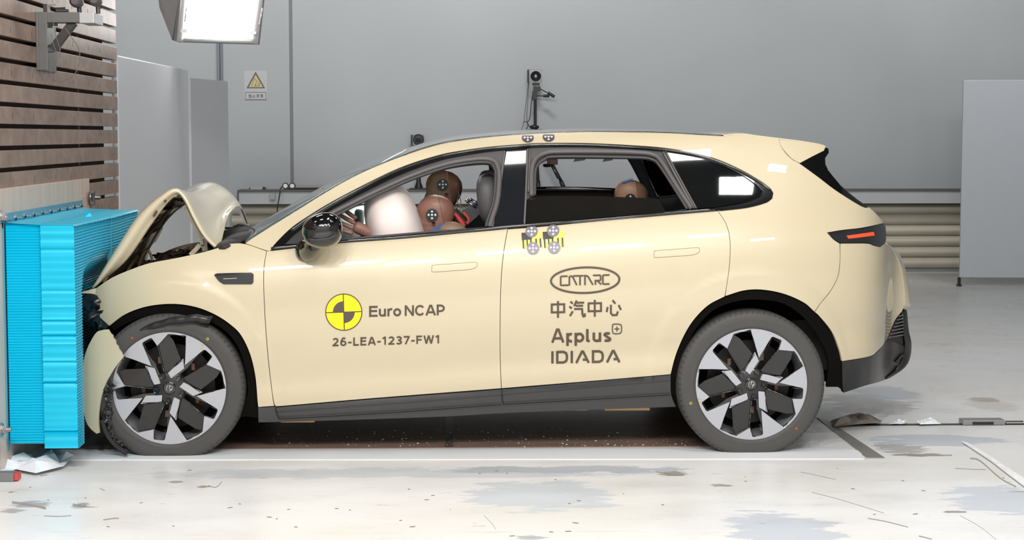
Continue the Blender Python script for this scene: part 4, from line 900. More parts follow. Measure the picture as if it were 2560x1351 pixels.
xx = 0; tot = sum(idi[c_][1]+.18 for c_ in 'IDIADA')-.18
for c_ in 'IDIADA':
    st, wd = idi[c_]; sc_ = 172.5/tot
    decal('letter_'+c_.lower(), [[(1378+sc_*(xx+wd*a_), 909.5-30.5*b_-.018*sc_*(xx+wd*a_)) for a_, b_ in s__] for s__ in st], 6.0); xx += wd+.18
# scale stickers with target discs
def quadfn(q_): 
    a, b, c, d = [np.array(v, float) for v in q_]
    return lambda u, v: tuple(((a*(1-u)+b*u)*(1-v)+(d*(1-u)+c*u)*v))
for k, (q_, d1, d2) in enumerate((([(1303.5, 581.5), (1354, 578.5), (1356.5, 618), (1306, 621.5)], (1329, 578.5), (1332.5, 621)), ([(1356.5, 579), (1410, 576.5), (1411.5, 617), (1359.5, 620)], (1383, 577), (1385.5, 619)))):
    f = quadfn(q_); decal_poly('scale_sticker', [f(0, 0), f(1, 0), f(1, 1), f(0, 1)], mat('sticker_yellow', (246, 232, 88), .4), .0022)
    decal_poly('scale_mark', [f(0, .02), f(.5, .02), f(.5, .48), f(0, .48)], mat('sticker_black', (42, 36, 34), .4), .0030)
    for x0, x1 in ((.02, .10), (.22, .29), (.40, .48), (.66, .74), (.87, .95)): decal_poly('scale_mark', [f(x0, .44), f(x1, .44), f(x1, 1), f(x0, 1)], mat('sticker_black'), .0030)
def target(px, py, r, m_, off=.0042, ry=None, cut=None, sf=sideY, par=None, dark=False):
    P = circle(px, py, r, 32, ry)
    if cut: P = [(x, max(y, cut)) for x, y in P]
    o = panel('target_disc', P, m_, car, off=off, thick=.0006, g=.03, raw=True, sf=sf)
    for dx, dy in ((0, 0), (.52, 0), (-.52, 0), (0, .52), (0, -.52)):
        if cut and py+dy*(ry or r)-2 < cut: continue
        panel('target_dot', circle(px+dx*r, py+dy*(ry or r), r*.17, 14, (ry or r)*.17), WHITE, o, off=off+.0012, thick=.0006, g=.03, raw=True, sf=sf)
    return o
TG = mat('target_silver_grey', (112, 108, 116), .42, .3); 
for px, py in ((1329, 578.5), (1383, 577), (1332.5, 621), (1385.5, 619)): target(px, py, 15.5, TG)
for px, py in ((1319.5, 344), (1371.5, 342)): target(px, py, 15, mat('target_dark_grey', (92, 88, 94), .3, .4), cut=338.5 if px < 1340 else 336, ry=12)
# ---------------- surfaces across the car
def loft(name, P, m_, fn, nv=24, flip=False, thick=0):
    V = []; n = len(P)
    for j in range(nv+1):
        t = j/nv; b = 1-(2*t-1)**2
        for i, p in enumerate(P):
            y = p[1]+(2*YC-2*p[1])*t; dx, dz = fn(i/(n-1), b); V.append((p[0]+dx, y, p[2]+dz))
    Fc = [(j*n+i, j*n+i+1, (j+1)*n+i+1, (j+1)*n+i) for j in range(nv) for i in range(n-1)]
    o = MB().add(V, Fc).build(name, m_, car, True)
    if thick: s_ = o.modifiers.new('s', 'SOLIDIFY'); s_.thickness = thick; s_.offset = 0
    return o
re = [hit(x, y-.5, .0) for x, y in catmull(ROOFEDGE, 5)]
loft('roof_panel', re, mat('roof_glass_dark', (34, 33, 33), .16, 0, 1.0), lambda u, b: (0, .028*b*(1-.6*u)), thick=.004)
ap = [hit(x, y, -.004) for x, y in catmull(APIL+[(1010, 389)], 5)]
WSG = glass_mat('windscreen_glass', (190, 222, 220), .16)
loft('windscreen', ap, WSG, lambda u, b: (-.05*b*(1-u), (.040*(1-u)+.028*u)*b), thick=.003)
sp = [hit(x, y, .0) for x, y in catmull([(1809, 340), (1853, 336), (1900, 342), (1946, 348), (2003, 355), (2060, 364)], 5)]
loft('roof_rear', sp, CREAM, lambda u, b: (.02*b*u, .012*b**.5), thick=.004)
rg = [hit(x, y, -.004) for x, y in catmull([(2064, 370), (2062, 400), (2070, 426), (2104, 467), (2138, 496), (2170, 519)], 5)]
loft('rear_window', rg, QGLASS, lambda u, b: (.05*b, .0), thick=.004)
tg = [hit(x, y, -.003) for x, y in catmull([(2172, 520), (2190, 536), (2208, 559)], 4)]
loft('tailgate', tg, CREAM, lambda u, b: (.05*b, 0), thick=.004)
tl = [hit(x, y, -.002) for x, y in catmull([(2208, 560), (2213, 570), (2214, 604)], 4)]; loft('rear_light_strip', tl, QGLASS, lambda u, b: (.05*b, 0), thick=.004)
bb = [hit(x, y, -.002) for x, y in catmull([(2213, 607), (2237, 635), (2251, 678), (2258, 726), (2259, 770)], 4)]; loft('bumper_centre', bb, CREAM, lambda u, b: (.06*b, 0), thick=.004)
bv = [hit(x, y, -.002) for x, y in catmull([(2254, 780), (2258, 830), (2262, 867), (2250, 910), (2215, 949)], 4)]; loft('lower_valance', bv, VALM, lambda u, b: (.05*b, 0), thick=.004)
# floor pan and cabin
m = MB(); z_ = .20
V = [(-1.05, Y0+.1, .17), (1.02, Y0+.1, .24), (1.02, 2*YC-Y0-.1, .24), (-1.05, 2*YC-Y0-.1, .17)]
m.prism(V, None, (0, 0, .09)); m.build('floor_pan', DARKBROWN, car)
m = MB(); m.prism([(1.02, Y0+.35, .32), (1.9, Y0+.3, .36), (1.9, 2*YC-Y0-.3, .36), (1.02, 2*YC-Y0-.35, .32)], None, (0, 0, .25)); m.build('boot_floor', DARKBROWN, car)
m = MB(); m.box((-1.0, Y0+.12, .3), (-.93, 2*YC-Y0-.12, .98)); m.build('firewall', DARKBROWN, car)
for a, b in ((702, 786), (1416, 1468), (1512, 1624)):
    yy = 1054 if a < 800 else 1024; pa = hit(a, yy, -.03); pb = hit(b, yy-(2 if a < 800 else 3), -.03); MB().box((pa[0], pa[1], pa[2]-.006), (pb[0], pa[1]+.02, pa[2]+.006)).build('jacking_strip', mat('tan_strip', (196, 158, 100), .6), car)
# wheel wells
def well(cpx, arch, name):
    W = [hit(x, y, -.008) for x, y in catmull(arch, 4)]; m = MB(); n = len(W); V = []
    for d, s_ in ((0, 1.0), (.015, 1.0), (.05, 1.02), (.30, 1.0)):
        for p in W: V.append((cpx[0]+(p[0]-cpx[0])*s_, p[1]+d, cpx[2]+(p[2]-cpx[2])*s_))
    m.add(V, [(j*n+i, j*n+i+1, (j+1)*n+i+1, (j+1)*n+i) for j in range(3) for i in range(n-1)])
    cap = [3*n+i for i in range(n)]; m.f.append(cap)
    o = m.build(name, mat('wheel_well_black', (15, 11, 7), .9, spec=.15), car, auto=50); mirror_obj(o, car)
well(WF, [(645, 1030), (643, 1000), (638, 943), (625, 887), (602, 839), (575, 812), (540, 789), (497, 771), (451, 762), (404, 762), (357, 770), (311, 788), (273, 816), (262, 860), (258, 960)], 'wheel_arch_liner')
well(WR, [(1677, 1010), (1677, 937), (1690, 888), (1711, 838.5), (1736, 799), (1771, 764), (1812, 742), (1860, 727), (1906, 725), (1960, 735.5), (2009, 757), (2049, 792), (2080, 831), (2098, 874), (2105, 904), (2108, 975)], 'wheel_arch_liner')
bpanel('arch_edge', [(1677, 937), (1690, 888), (1711, 838.5), (1736, 799), (1771, 764), (1812, 742), (1860, 727), (1906, 725), (1960, 735.5), (2009, 757), (2049, 792), (2080, 831), (2098, 874), (2105, 904), (2108, 978), (2095, 968), (2066, 968), (2070, 900), (2050, 850), (2010, 795), (1960, 760), (1906, 750), (1850, 752), (1790, 772), (1745, 815), (1715, 870), (1698, 930), (1694, 1010), (1678, 1015)], mat('arch_dark', (9, 6, 3), .9, spec=.15), off=-.012, thick=.01, g=.03, mirror=True)
bpanel('arch_edge', [(645, 1030), (643, 1000), (638, 943), (625, 887), (602, 839), (575, 812), (540, 789), (497, 771), (451, 762), (404, 762), (357, 770), (311, 788), (273, 816), (286, 826), (311, 812), (357, 793), (404, 785), (451, 786), (497, 795), (540, 812), (572, 836), (596, 870), (612, 915), (620, 980), (600, 1040), (645, 1045)], mat('arch_dark'), off=-.014, thick=.01, g=.03, mirror=True)
# torn liner above the front tyre
m = MB(); pts = [hit(x, y, .028) for x, y in catmull([(292, 868), (310, 848), (345, 826), (390, 809), (440, 798), (490, 793), (530, 798)], 6)]
V = []; 
for k, (dy, dz) in enumerate(((0, .012), (-.02, .0), (-.01, -.022), (.05, -.03), (.15, -.03))):
    for i, p in enumerate(pts): V.append((p[0]+dz*.5, p[1]+dy+.002*math.sin(i*1.7), p[2]+dz+.0025*math.sin(i*.9)))
n = len(pts); m.add(V, [(k*n+i, k*n+i+1, (k+1)*n+i+1, (k+1)*n+i) for k in range(4) for i in range(n-1)]); m.build('torn_arch_liner', mat('liner_satin_black', (36, 34, 34), .32, noise=.5, nscale=30), car, True)
# ---------------- wheels
def wheel(cx, cz, turn, yface, mirror=False, nm='wheel'):
    R = .352; r = .2655; s_ = -1 if not mirror else 1
    def P(rr, th, d): # th clockwise from up in degrees as seen from the camera
        a = math.radians(th+turn); return (cx+rr*math.sin(a), yface - s_*0 + (d if not mirror else -d), cz+rr*math.cos(a))
    def clampz(v): return [(x, y, max(z, .0015)) for x, y, z in v]
    ax = (0, 1, 0) if not mirror else (0, -1, 0)
    # alloy barrel and dark backing
    m = MB(); m.lathe((cx, yface, cz), ax, [(r+.002, .0), (r-.001, -.003), (r-.006, .0), (r-.010, .010), (r-.014, .05), (r-.03, .12), (r-.03, .19), (r+.0, .2)], n=72)
    wh = m.build(nm, SILVER, car, True)
    # dark spokes body: dished disc with openings approximated by sector vanes
    sat = mat('wheel_satin_black', (22, 20, 19), .28, coat=.5)
    DB = mat('wheel_gloss_black', (10, 9, 9), .08, coat=1.0)
    for k in range(5):
        a0 = 72*k
        def poly(pl, d0, d1, name, mt, bev=0):
            n = len(pl); f0 = [P(rr, th+a0, d0) for rr, th in pl]; V = f0+[(x, y+((d1-d0) if not mirror else -(d1-d0)), z) for x, y, z in f0]
            mb = MB(); tes = geometry.tessellate_polygon([[Vector(p) for p in f0]]); mb.add(V, [tuple(t) for t in tes]+[(i, (i+1) % n, n+(i+1) % n, n+i) for i in range(n)]); return mb.build(name, mt, wh)
        rs = r/393.0
        # machined face: wedge pair
        arc = [(rs*391, 71-72*i/12) for i in range(13)]
        # left wedge and right wedge joined by the outer ring
        wed = [(376, -1), (300, 3.5), (196, 14.7), (360, 22.3), (368, 24), (374, 33), (368, 34.5), (308, 37.8), (379, 52), (380, 58), (378, 64)]
        poly([(rs*a, b) for a, b in wed]+arc, -.004, .014, 'machined_face', SILVER)
        poly([(rs*229, 5.8), (rs*172, 17), (rs*70, -9.3), (rs*107, -24)], .002, .016, 'spoke_insert', SILVER)
        # gloss black frame around each opening
        # slot recess (straight narrow window) walls
        def bar(pl, wd, d, name, mt):
            mb = MB(); pts = [P(rs*a, b+a0, d) for a, b in pl]; mb.tube(pts, wd, 8); return mb.build(name, mt, wh, True)
        # outline beads of slot and pocket
        sl = [(290, 23.3), (366, 23.2), (374, 28.5), (366, 33.8), (330, 36.2), (300, 37.5)]
        mb = MB(); pts = [P(rs*a, b+a0, .004) for a, b in sl]; mb.tube(pts, .003, 6); mb.build('slot_rim', sat, wh, True)
        pk = [(376, -1), (300, 3.5), (200, 14.7), (214, 6), (112, -26), (120, -38), (312, -34), (372, -20), (380, -10)]
        mb = MB(); pts = [P(rs*a, b+a0, .004) for a, b in pk]; mb.tube(pts+[pts[0]], .003, 6); mb.build('pocket_rim', DB, wh, True)
        # satin vane covering the left part of the pocket
        poly([(rs*312, -34), (rs*372, -20), (rs*330, -14), (rs*215, 2), (rs*112, -26), (rs*120, -38)], .012, .018, 'vane', sat)
        # inner spoke web
        poly([(rs*80, -60), (rs*80, 12), (rs*190, 22), (rs*330, 21), (rs*196, 14.7), (rs*229, 5.8), (rs*107, -24), (rs*130, -36)], .013, .03, 'spoke_web', DB)
        mb = MB(); c0 = P(.0635, 23.4+a0, .004); q_ = Vector(c0); mb.lathe(q_, ax, [(0, .012), (.009, .012), (.0095, .0), (.013, -.002), (.0145, .002), (.0145, .03)], n=18); mb.build('lug_nut', sat, wh, auto=40)
    m = MB(); m.lathe((cx, yface, cz), ax, [(.0, .008), (.072, .008), (.08, .014), (.085, .03)], n=40); m.build('hub', sat, wh, auto=40)
    m = MB(); m.lathe((cx, yface, cz), ax, [(0, -.002), (.026, -.002), (.030, .002), (.030, .0079)], n=32); m.build('centre_cap', DB, wh, auto=40)
    if not mirror:
        m = MB(); 
        for st in ([(-.35, .55), (-.6, .2), (-.6, -.35), (-.15, -.7)], [(-.1, .75), (.0, .1), (-.3, -.1)], [(.05, .65), (.55, .5), (.65, .1), (.2, -.05), (.15, -.5)], [(.65, .0), (.1, -.7)]):
            pts = [(cx+.0215*(a*math.cos(math.radians(turn))+b*math.sin(math.radians(turn))), yface-.0035, cz+.0215*(-a*math.sin(math.radians(turn))+b*math.cos(math.radians(turn)))) for a, b in st]; m.tube(pts, .0022, 6)
        m.build('cap_emblem', SILVER, wh, True)
    m = MB(); m.lathe((cx, yface, cz), ax, [(0, .10), (.20, .10), (.20, .12), (0, .12)], n=48); m.build('brake_disc', mat('wheel_back_dark', (28, 20, 15), .45, .2), wh, auto=40)
    m = MB(); m.lathe((cx, yface, cz), ax, [(0, .13), (r-.03, .13)], n=48); m.build('barrel_back', mat('wheel_well_black'), wh)
    for k in range(5):
        p_ = P(.135, 28+72*k, .085); MB().box((p_[0]-.008, p_[1]-.004, p_[2]-.016), (p_[0]+.008, p_[1]+.01, p_[2]+.016)).build('caliper_piece', mat('brown_metal', (138, 108, 90), .5, .3), wh)  # small brown caliper pieces behind the wheel openings
    # tyre
    prof = [(r-.004, .006), (r, -.004), (r+.003, -.0085), (r+.010, -.011), (r+.018, -.0125), (r+.022, -.0118), (r+.035, -.0135), (r+.055, -.012), (r+.062, -.0105), (r+.068, -.009), (R-.012, -.004), (R-.0055, .004), (R-.002, .012), (R-.0005, .03), (R, .09), (R-.001, .16), (R-.006, .195), (R-.02, .212), (r+.02, .218), (r, .2)]
    m = MB(); m.lathe((cx, yface, cz), ax, prof, n=144); m.v = clampz(m.v); ty = m.build('tyre', RUBBER, wh, True)
    if not mirror:
        m = MB()
        for i in range(80):
            th = i*360/80
            def Q(rr, t_, d): a = math.radians(t_); return (cx+rr*math.sin(a), yface+d, cz+rr*math.cos(a))
            V = []
            for k_, (rr_, d_) in enumerate(((R-.0150, -.0072), (R-.0105, -.0036), (R-.0052, .0032), (R-.0012, .0108))): V += [Q(rr_, th+.22*k_, d_), Q(rr_, th+.45+.22*k_, d_)]
            if min(v[2] for v in V) > .004: m.add(V, [(2*k_, 2*k_+1, 2*k_+3, 2*k_+2) for k_ in range(3)])
        m.build('tread_groove', mat('groove_dark', (34, 32, 31), .8), wh)
        m = MB(); m.lathe((cx, yface, cz), ax, [(r+.0005, -.0095), (r+.0025, -.0102), (r+.0045, -.0102)], n=96)
        for (x, y, colr, nm_) in MARKS[nm+str(int(turn != 0))]:
            c_ = PY(x, y, yface-.014); MB().lathe((c_[0], yface-.0148, c_[2]), ax, [(0, 0), (.0055, 0), (.0055, .003)] if nm_ == 'dot' else [(.0035, 0), (.0065, 0), (.0065, .003)], n=14).build('paint_mark', colr, wh)
    return wh
YM = mat('mark_yellow', (206, 190, 60), .5); RM = mat('mark_red', (190, 66, 50), .5)
MARKS = {'wheel0': [(1727, 1009, YM, 'ring'), (1749, 1003, YM, 'dot'), (1991, 1072, RM, 'dot')], 'wheel1': [(519, 848, YM, 'ring'), (503.5, 867, YM, 'dot'), (330, 846, RM, 'dot')]}
wheel(WR[0], WR[2], 0, Y0+.006); wheel(WF[0], WF[2], 19.5, Y0+.006)
wheel(WR[0], WR[2], 30, 2*YC-Y0-.006, True); wheel(WF[0], WF[2], 50, 2*YC-Y0-.006, True)
# underside shadowing structure
m = MB(); 
for wx in (WF[0], WR[0]): m.cyl((wx, Y0+.2, .30), (wx, 2*YC-Y0-.2, .30), .05, n=12)
m.box((-1.7, Y0+.38, .22), (-1.0, 2*YC-Y0-.38, .55)); m.build('drive_unit', DARKBROWN, car)

# ---------------- door mirror
mm = MB(); c0 = Vector(PY(806, 577, Y0-.11))
def mf(p):
    x, y, z = p; x = math.copysign(abs(x)**.82, x); z = math.copysign(abs(z)**.85, z)
    z = z*(1-.16*(x < 0)*abs(x)); return (x, y, z + .10*x)
mm.ell(c0, (.094, .085, .083), fn=mf, n=48, m=32); mir = mm.build('door_mirror', BLACKG, car, True)
mm = MB(); pts = catmull([PY(770, 628, Y0+.06), PY(776, 626, Y0+.0), PY(786, 612, Y0-.06), PY(796, 600, Y0-.10)], 6); rr = [.056-.018*i/(len(pts)-1) for i in range(len(pts))]
mm.tube(pts, rr, 24); mm.build('mirror_stalk', BLACKG, car, True)
mm = MB(); mm.ell(PY(770, 627, Y0+.035), (.060, .045, .050), fn=lambda p: (p[0], p[1], p[2]*(1-.25*p[0])), n=32, m=20); mm.build('mirror_foot', BLACKG, car, True)
m = MB(); m.tube([Vector(PY(x, y, Y0-.11-.083)) for x, y in ((765, 598), (790, 600), (820, 596), (846, 588))], .0022, 6); m.build('mirror_seam', SILL, mir, True)
# ---------------- buckled hood (control net in pixels and distance)
rows = [ # near, then towards the far side: (px, py, Y)
 [(232, 722, 8.42), (262, 706, 8.8), (290, 690, 9.15), (320, 675, 9.5), (350, 660, 9.9)],
 [(281, 642, 8.40), (300, 640, 8.8), (330, 625, 9.15), (350, 612, 9.5), (368, 600, 9.9)],
 [(348, 541, 8.40), (362, 545, 8.8), (385, 535, 9.15), (404, 527, 9.5), (420, 518, 9.9)],
 [(408, 488, 8.40), (422, 487, 8.8), (446, 484, 9.15), (468, 474, 9.5), (488, 468, 9.9)],
 [(441, 475, 8.40), (470, 481, 8.75), (492, 474, 9.1), (514, 459, 9.45), (528, 457, 9.85)],
 [(466, 496, 8.40), (492, 492, 8.75), (524, 483, 9.1), (548, 466, 9.45), (556, 474, 9.85)],
 [(491, 545, 8.39), (520, 525, 8.75), (550, 504, 9.1), (574, 484, 9.45), (580, 502, 9.9)],
 [(517, 589, 8.38), (540, 558, 8.7), (562, 528, 9.05), (592, 505, 9.45), (600, 532, 9.92)],
 [(549, 623, 8.38), (559, 580, 8.62), (574, 535, 8.95), (600, 519, 9.35), (622, 566, 9.92)]]
fl_ = [(258, 700), (318, 648), (377, 563), (419, 506), (446, 486), (461, 501), (485, 549), (511, 593), (545, 625)]
rows = [[(a_[0], a_[1], r_[0][2]+.006)] + r_ for a_, r_ in zip(fl_, rows)]
G3 = np.array([[PY(*c_) for c_ in r_] for r_ in rows]); 
def densify(Gn, n):
    out = [catmull(list(r_), n) for r_ in Gn]; out = np.array(out); o2 = [catmull(list(out[:, j]), n) for j in range(out.shape[1])]; return np.transpose(np.array(o2), (1, 0, 2))
D = densify(G3, 7); ni, nj = D.shape[:2]
V = [tuple(D[i, j]) for i in range(ni) for j in range(nj)]; Fc = [(i*nj+j, i*nj+j+1, (i+1)*nj+j+1, (i+1)*nj+j) for i in range(ni-1) for j in range(nj-1)]
hood = MB().add(V, Fc).build('hood', CREAM, car, True); sd = hood.modifiers.new('s', 'SOLIDIFY'); sd.thickness = .012; sd.offset = 0
# inner frame and insulation below the hood
Nn = np.zeros_like(D); Nn[1:-1, 1:-1] = np.cross(D[2:, 1:-1]-D[:-2, 1:-1], D[1:-1, 2:]-D[1:-1, :-2]); Nn[0] = Nn[1]; Nn[-1] = Nn[-2]; Nn[:, 0] = Nn[:, 1]; Nn[:, -1] = Nn[:, -2]
Nn /= np.linalg.norm(Nn, axis=2)[:, :, None]+1e-9
if Nn[ni//2, nj//2, 2] > 0: Nn = -Nn
def inner(i0, i1, j0, j1, d, name, m_, wav=0, th=.012):
    V = []; I = range(i0, i1+1); J = range(j0, j1+1)
    for i in I:
        for j in J: V.append(tuple(D[i, j]+Nn[i, j]*(d+wav*math.sin(j*2.2)*math.sin(i*.9))))
    k = len(J); o = MB().add(V, [(a*k+b, a*k+b+1, (a+1)*k+b+1, (a+1)*k+b) for a in range(len(I)-1) for b in range(k-1)]).build(name, m_, car, True)
    s_ = o.modifiers.new('s', 'SOLIDIFY'); s_.thickness = th; s_.offset = 0; return o
HIN = mat('hood_underside_tan', (176, 150, 104), .4, coat=.4); LIN = mat('hood_liner_dark', (112, 92, 76), .5, noise=.4, nscale=10)
inner(2, 30, 7, 10, .028, 'hood_inner_frame', HIN); inner(2, 27, 10, 32, .030, 'hood_liner', LIN, .006); inner(0, 30, 32, 35, .028, 'hood_inner_frame', HIN)
inner(8, 11, 10, 32, .048, 'hood_rib', HIN, .003); inner(16, 18, 10, 32, .050, 'hood_rib', HIN, .004); inner(23, 26, 10, 32, .052, 'hood_rib', mat('rib_satin_grey', (120, 110, 104), .3, .3), .004)
inner(3, 26, 17, 18, .055, 'hood_rib', HIN, .002); inner(3, 26, 25, 26, .055, 'hood_rib', HIN, .002)
# slots in the front half flange
for (x, y, l) in ((388, 535, 17), (413, 503, 6)):
    m = MB(); p_ = Vector(PY(x, y, 8.372)); dv = (Vector(PY(x+6, y-10, 8.372))-p_).normalized()*l/530/2*1.0; nv_ = Vector((dv.z, 0, -dv.x)).normalized()*.005
    m.prism([(p_-dv-nv_)[:], (p_+dv-nv_)[:], (p_+dv+nv_)[:], (p_-dv+nv_)[:]], None, (0, .004, 0)); m.build('hood_slot', mat('slot_brown', (84, 44, 30), .6), hood)
# hinge, strap and engine bay edge
def flatbar(name, pts, w_, Y, th, m_, par=car):
    m = MB(); L1 = []; 
    def f1(p): return PY(p[0], p[1], Y)
    mb = MB(); stroke2(mb, [p_[:2] for p_ in catmull(pts, 5)], w_, f1); o = mb.build(name, m_, par)
    s_ = o.modifiers.new('s', 'SOLIDIFY'); s_.thickness = th; s_.offset = 0; return o
flatbar('hinge_strap', [(462, 518), (470, 525), (476, 540), (484, 560), (494, 576), (500, 592), (506, 612)], 9, 8.52, .006, CREAM)
flatbar('hinge_arm', [(476, 638), (488, 626), (500, 612)], 11, 8.50, .012, CREAM); flatbar('hinge_bracket', [(512, 598), (511, 614), (513, 628)], 15, 8.54, .012, CREAM)
flatbar('bay_edge', [(400, 640), (430, 626), (465, 615), (500, 609)], 7, 8.95, .03, HIN)
rndm = random.Random(9)
def lump(name, c, r, m_, rot=0, par=None, seed=0):
    rr = random.Random(seed*7+3); k = [(rr.uniform(2, 6), rr.uniform(0, 6), rr.uniform(2, 6), rr.uniform(0, 6)) for _ in range(3)]
    def fn(p):
        d = 1+sum(.16*math.sin(a*p[0]*2+b)*math.sin(c_*p[2]*2+e+p[1]*2) for a, b, c_, e in k); return (math.copysign(abs(p[0])**.7, p[0])*d, p[1]*d, math.copysign(abs(p[2])**.7, p[2])*d)
    m = MB(); m.ell(c, r, rot=Matrix.Rotation(rot, 3, 'Y'), n=24, m=16, fn=fn); m.v = [(x, y, max(z, .006)) for x, y, z in m.v]; return m.build(name, m_, par or car, auto=40)
ENG = mat('engine_parts_dark', (58, 50, 44), .35, .3, noise=.5, nscale=40)
m = MB(); ctr = PY(440, 650, 9.0); 
m.box((-1.75, Y0+.25, .45), (-1.02, 2*YC-Y0-.25, .80), bev=.03); m.build('engine_cover', DARKBROWN, car)
for i in range(16):
    px = rndm.uniform(330, 500); base = 672-(px-330)*.24; p_ = PY(px, base-rndm.uniform(-6, 10), rndm.uniform(8.55, 9.3)); lump('engine_part', p_, (rndm.uniform(.03, .07), .05, rndm.uniform(.012, .03)), ENG, rndm.uniform(-.6, .3), seed=i)
for k, P in enumerate(([(345, 672), (356, 640), (372, 628), (384, 660)], [(335, 600), (350, 580), (380, 560), (400, 548)], [(348, 640), (370, 590), (398, 560), (430, 520)])):
    m = MB(); m.tube(catmull([PY(x, y, 8.7+.1*k) for x, y in P], 6), .007, 8); m.build('pipe', mat('bay_pipe_brown', (128, 108, 84), .3, .5), car, True)
# cowl and wiper area at the foot of the windscreen
m = MB(); 
for i, (px, py, Y, rx, rz) in enumerate(((600, 600, 8.6, .10, .035), (580, 596, 9.1, .13, .05), (610, 582, 9.6, .13, .03), (640, 592, 8.7, .10, .03), (575, 612, 8.5, .08, .03))):
    m = MB(); m.ell(PY(px, py, Y), (rx, .22, rz), n=20, m=10, rot=Matrix.Rotation(-.25, 3, 'Y')); m.build('cowl', mat('cowl_dark', (40, 37, 35), .6, noise=.5, nscale=25), car, True)
for P in ([(563, 571), (590, 570), (620, 566)], [(583, 570), (600, 562), (622, 568), (640, 575)], [(575, 600), (588, 583), (604, 572)], [(600, 596), (612, 584), (640, 572)]):
    m = MB(); m.tube(catmull([PY(x, y, 9.2) for x, y in P], 6), .006, 8); m.build('wiper', BLACKM, car, True)
m = MB(); m.box((-.95, Y0+.14, .70), (-.62, 2*YC-Y0-.14, .985), bev=.06); m.build('dashboard', mat('dashboard_dark', (48, 46, 45), .5), car)
# ---------------- broken front corner
def bumpS(X, Z): return Y0-.075+.45*np.clip(-1.50-X, 0, 1)**1.5*1.2+.10*(Z-.45)**2
bp_ = [(241, 832), (255, 826), (270, 824), (277, 835), (281, 838), (283, 846), (288, 850), (290, 861), (295, 866), (297, 873), (303, 881), (308, 894), (287, 920), (267, 953), (254, 988), (247, 1027), (246, 1055), (248, 1083), (241, 1085), (226, 1072), (215, 1053), (207, 1010), (205, 943), (209, 905), (215, 880), (226, 855)]
panel('front_bumper_piece', bp_, mat('car_paint_cream'), car, g=.015, sf=bumpS, thick=.010, corner=40)
DEB = mat('debris_black', (22, 21, 21), .3, coat=.4)
LSB = mat('liner_satin_black')
def shard(name, c, size, m_, seed, flat=.5):
    rr = random.Random(seed); n = 5; a1 = rr.uniform(0, 6.3); ax_ = Vector((math.cos(a1), rr.uniform(-flat, flat), math.sin(a1))).normalized(); ay_ = ax_.cross(Vector((rr.uniform(-.5, .5), 1, rr.uniform(-.5, .5))).normalized()).normalized(); az_ = ax_.cross(ay_)
    sx = size*rr.uniform(.7, 1.5); sy_ = size*rr.uniform(.35, .8); ph = rr.uniform(0, 6); k = rr.uniform(1.5, 3.5); V = []
    jx_ = [[rr.uniform(-.18, .18) for _ in range(n)] for _ in range(n)]; jy_ = [[rr.uniform(-.25, .25) for _ in range(n)] for _ in range(n)]
    for i in range(n):
        for j in range(n):
            u = 2*i/(n-1)-1; v = 2*j/(n-1)-1; p = Vector(c)+ax_*sx*(u+jx_[i][j])*(1-.25*v)+ay_*sy_*(v+jy_[i][j])+az_*size*.28*math.sin(k*u+ph+v)
            V.append((p.x, p.y, max(p.z, .005)))
    o = MB().add(V, [(i*n+j, i*n+j+1, (i+1)*n+j+1, (i+1)*n+j) for i in range(n-1) for j in range(n-1)]).build(name, m_, car, auto=45); md = o.modifiers.new('s', 'SOLIDIFY'); md.thickness = .003; return o
for i in range(30):
    t_ = rndm.random(); py = 738+t_*92; px = 226+(py-738)*.42+rndm.uniform(-14, 6)
    shard('headlamp_debris', PY(px, py, Y0+rndm.uniform(.12, .32)), rndm.uniform(.018, .038), DEB, 40+i)
m = MB(); m.box((PY(222, 800, Y0+.3)[0], Y0+.30, .12), (PY(300, 800, Y0+.3)[0], 2*YC-Y0-.12, .74), bev=.03); m.build('crushed_front', mat('crushed_black', (14, 13, 13), .6), car)
flatbar('headlamp_strip', [(213, 742), (222, 762), (236, 784), (254, 804), (270, 818)], 18, Y0+.14, .03, DEB)
for i in range(26):
    t_ = i/25; py = 960+168*t_; px = np.interp(py, [960, 990, 1030, 1080, 1110, 1135], [272, 262, 260, 268, 286, 306])+rndm.uniform(-2, 8)
    shard('liner_fragment', PY(px+4, py, Y0+rndm.uniform(-.04, -.02)), rndm.uniform(.010, .020), LSB, 90+i, .2)
flatbar('splash_shield', [(256, 1050), (268, 1085), (288, 1112), (318, 1133)], 9, Y0-.035, .02, BLACKM)
m = MB(); m.prism([PY(194, 733, Y0+.06)[:], PY(240, 721, Y0+.05)[:], PY(238, 735, Y0+.05)[:]], None, (0, .01, 0)); m.build('torn_flange', CREAM, car)
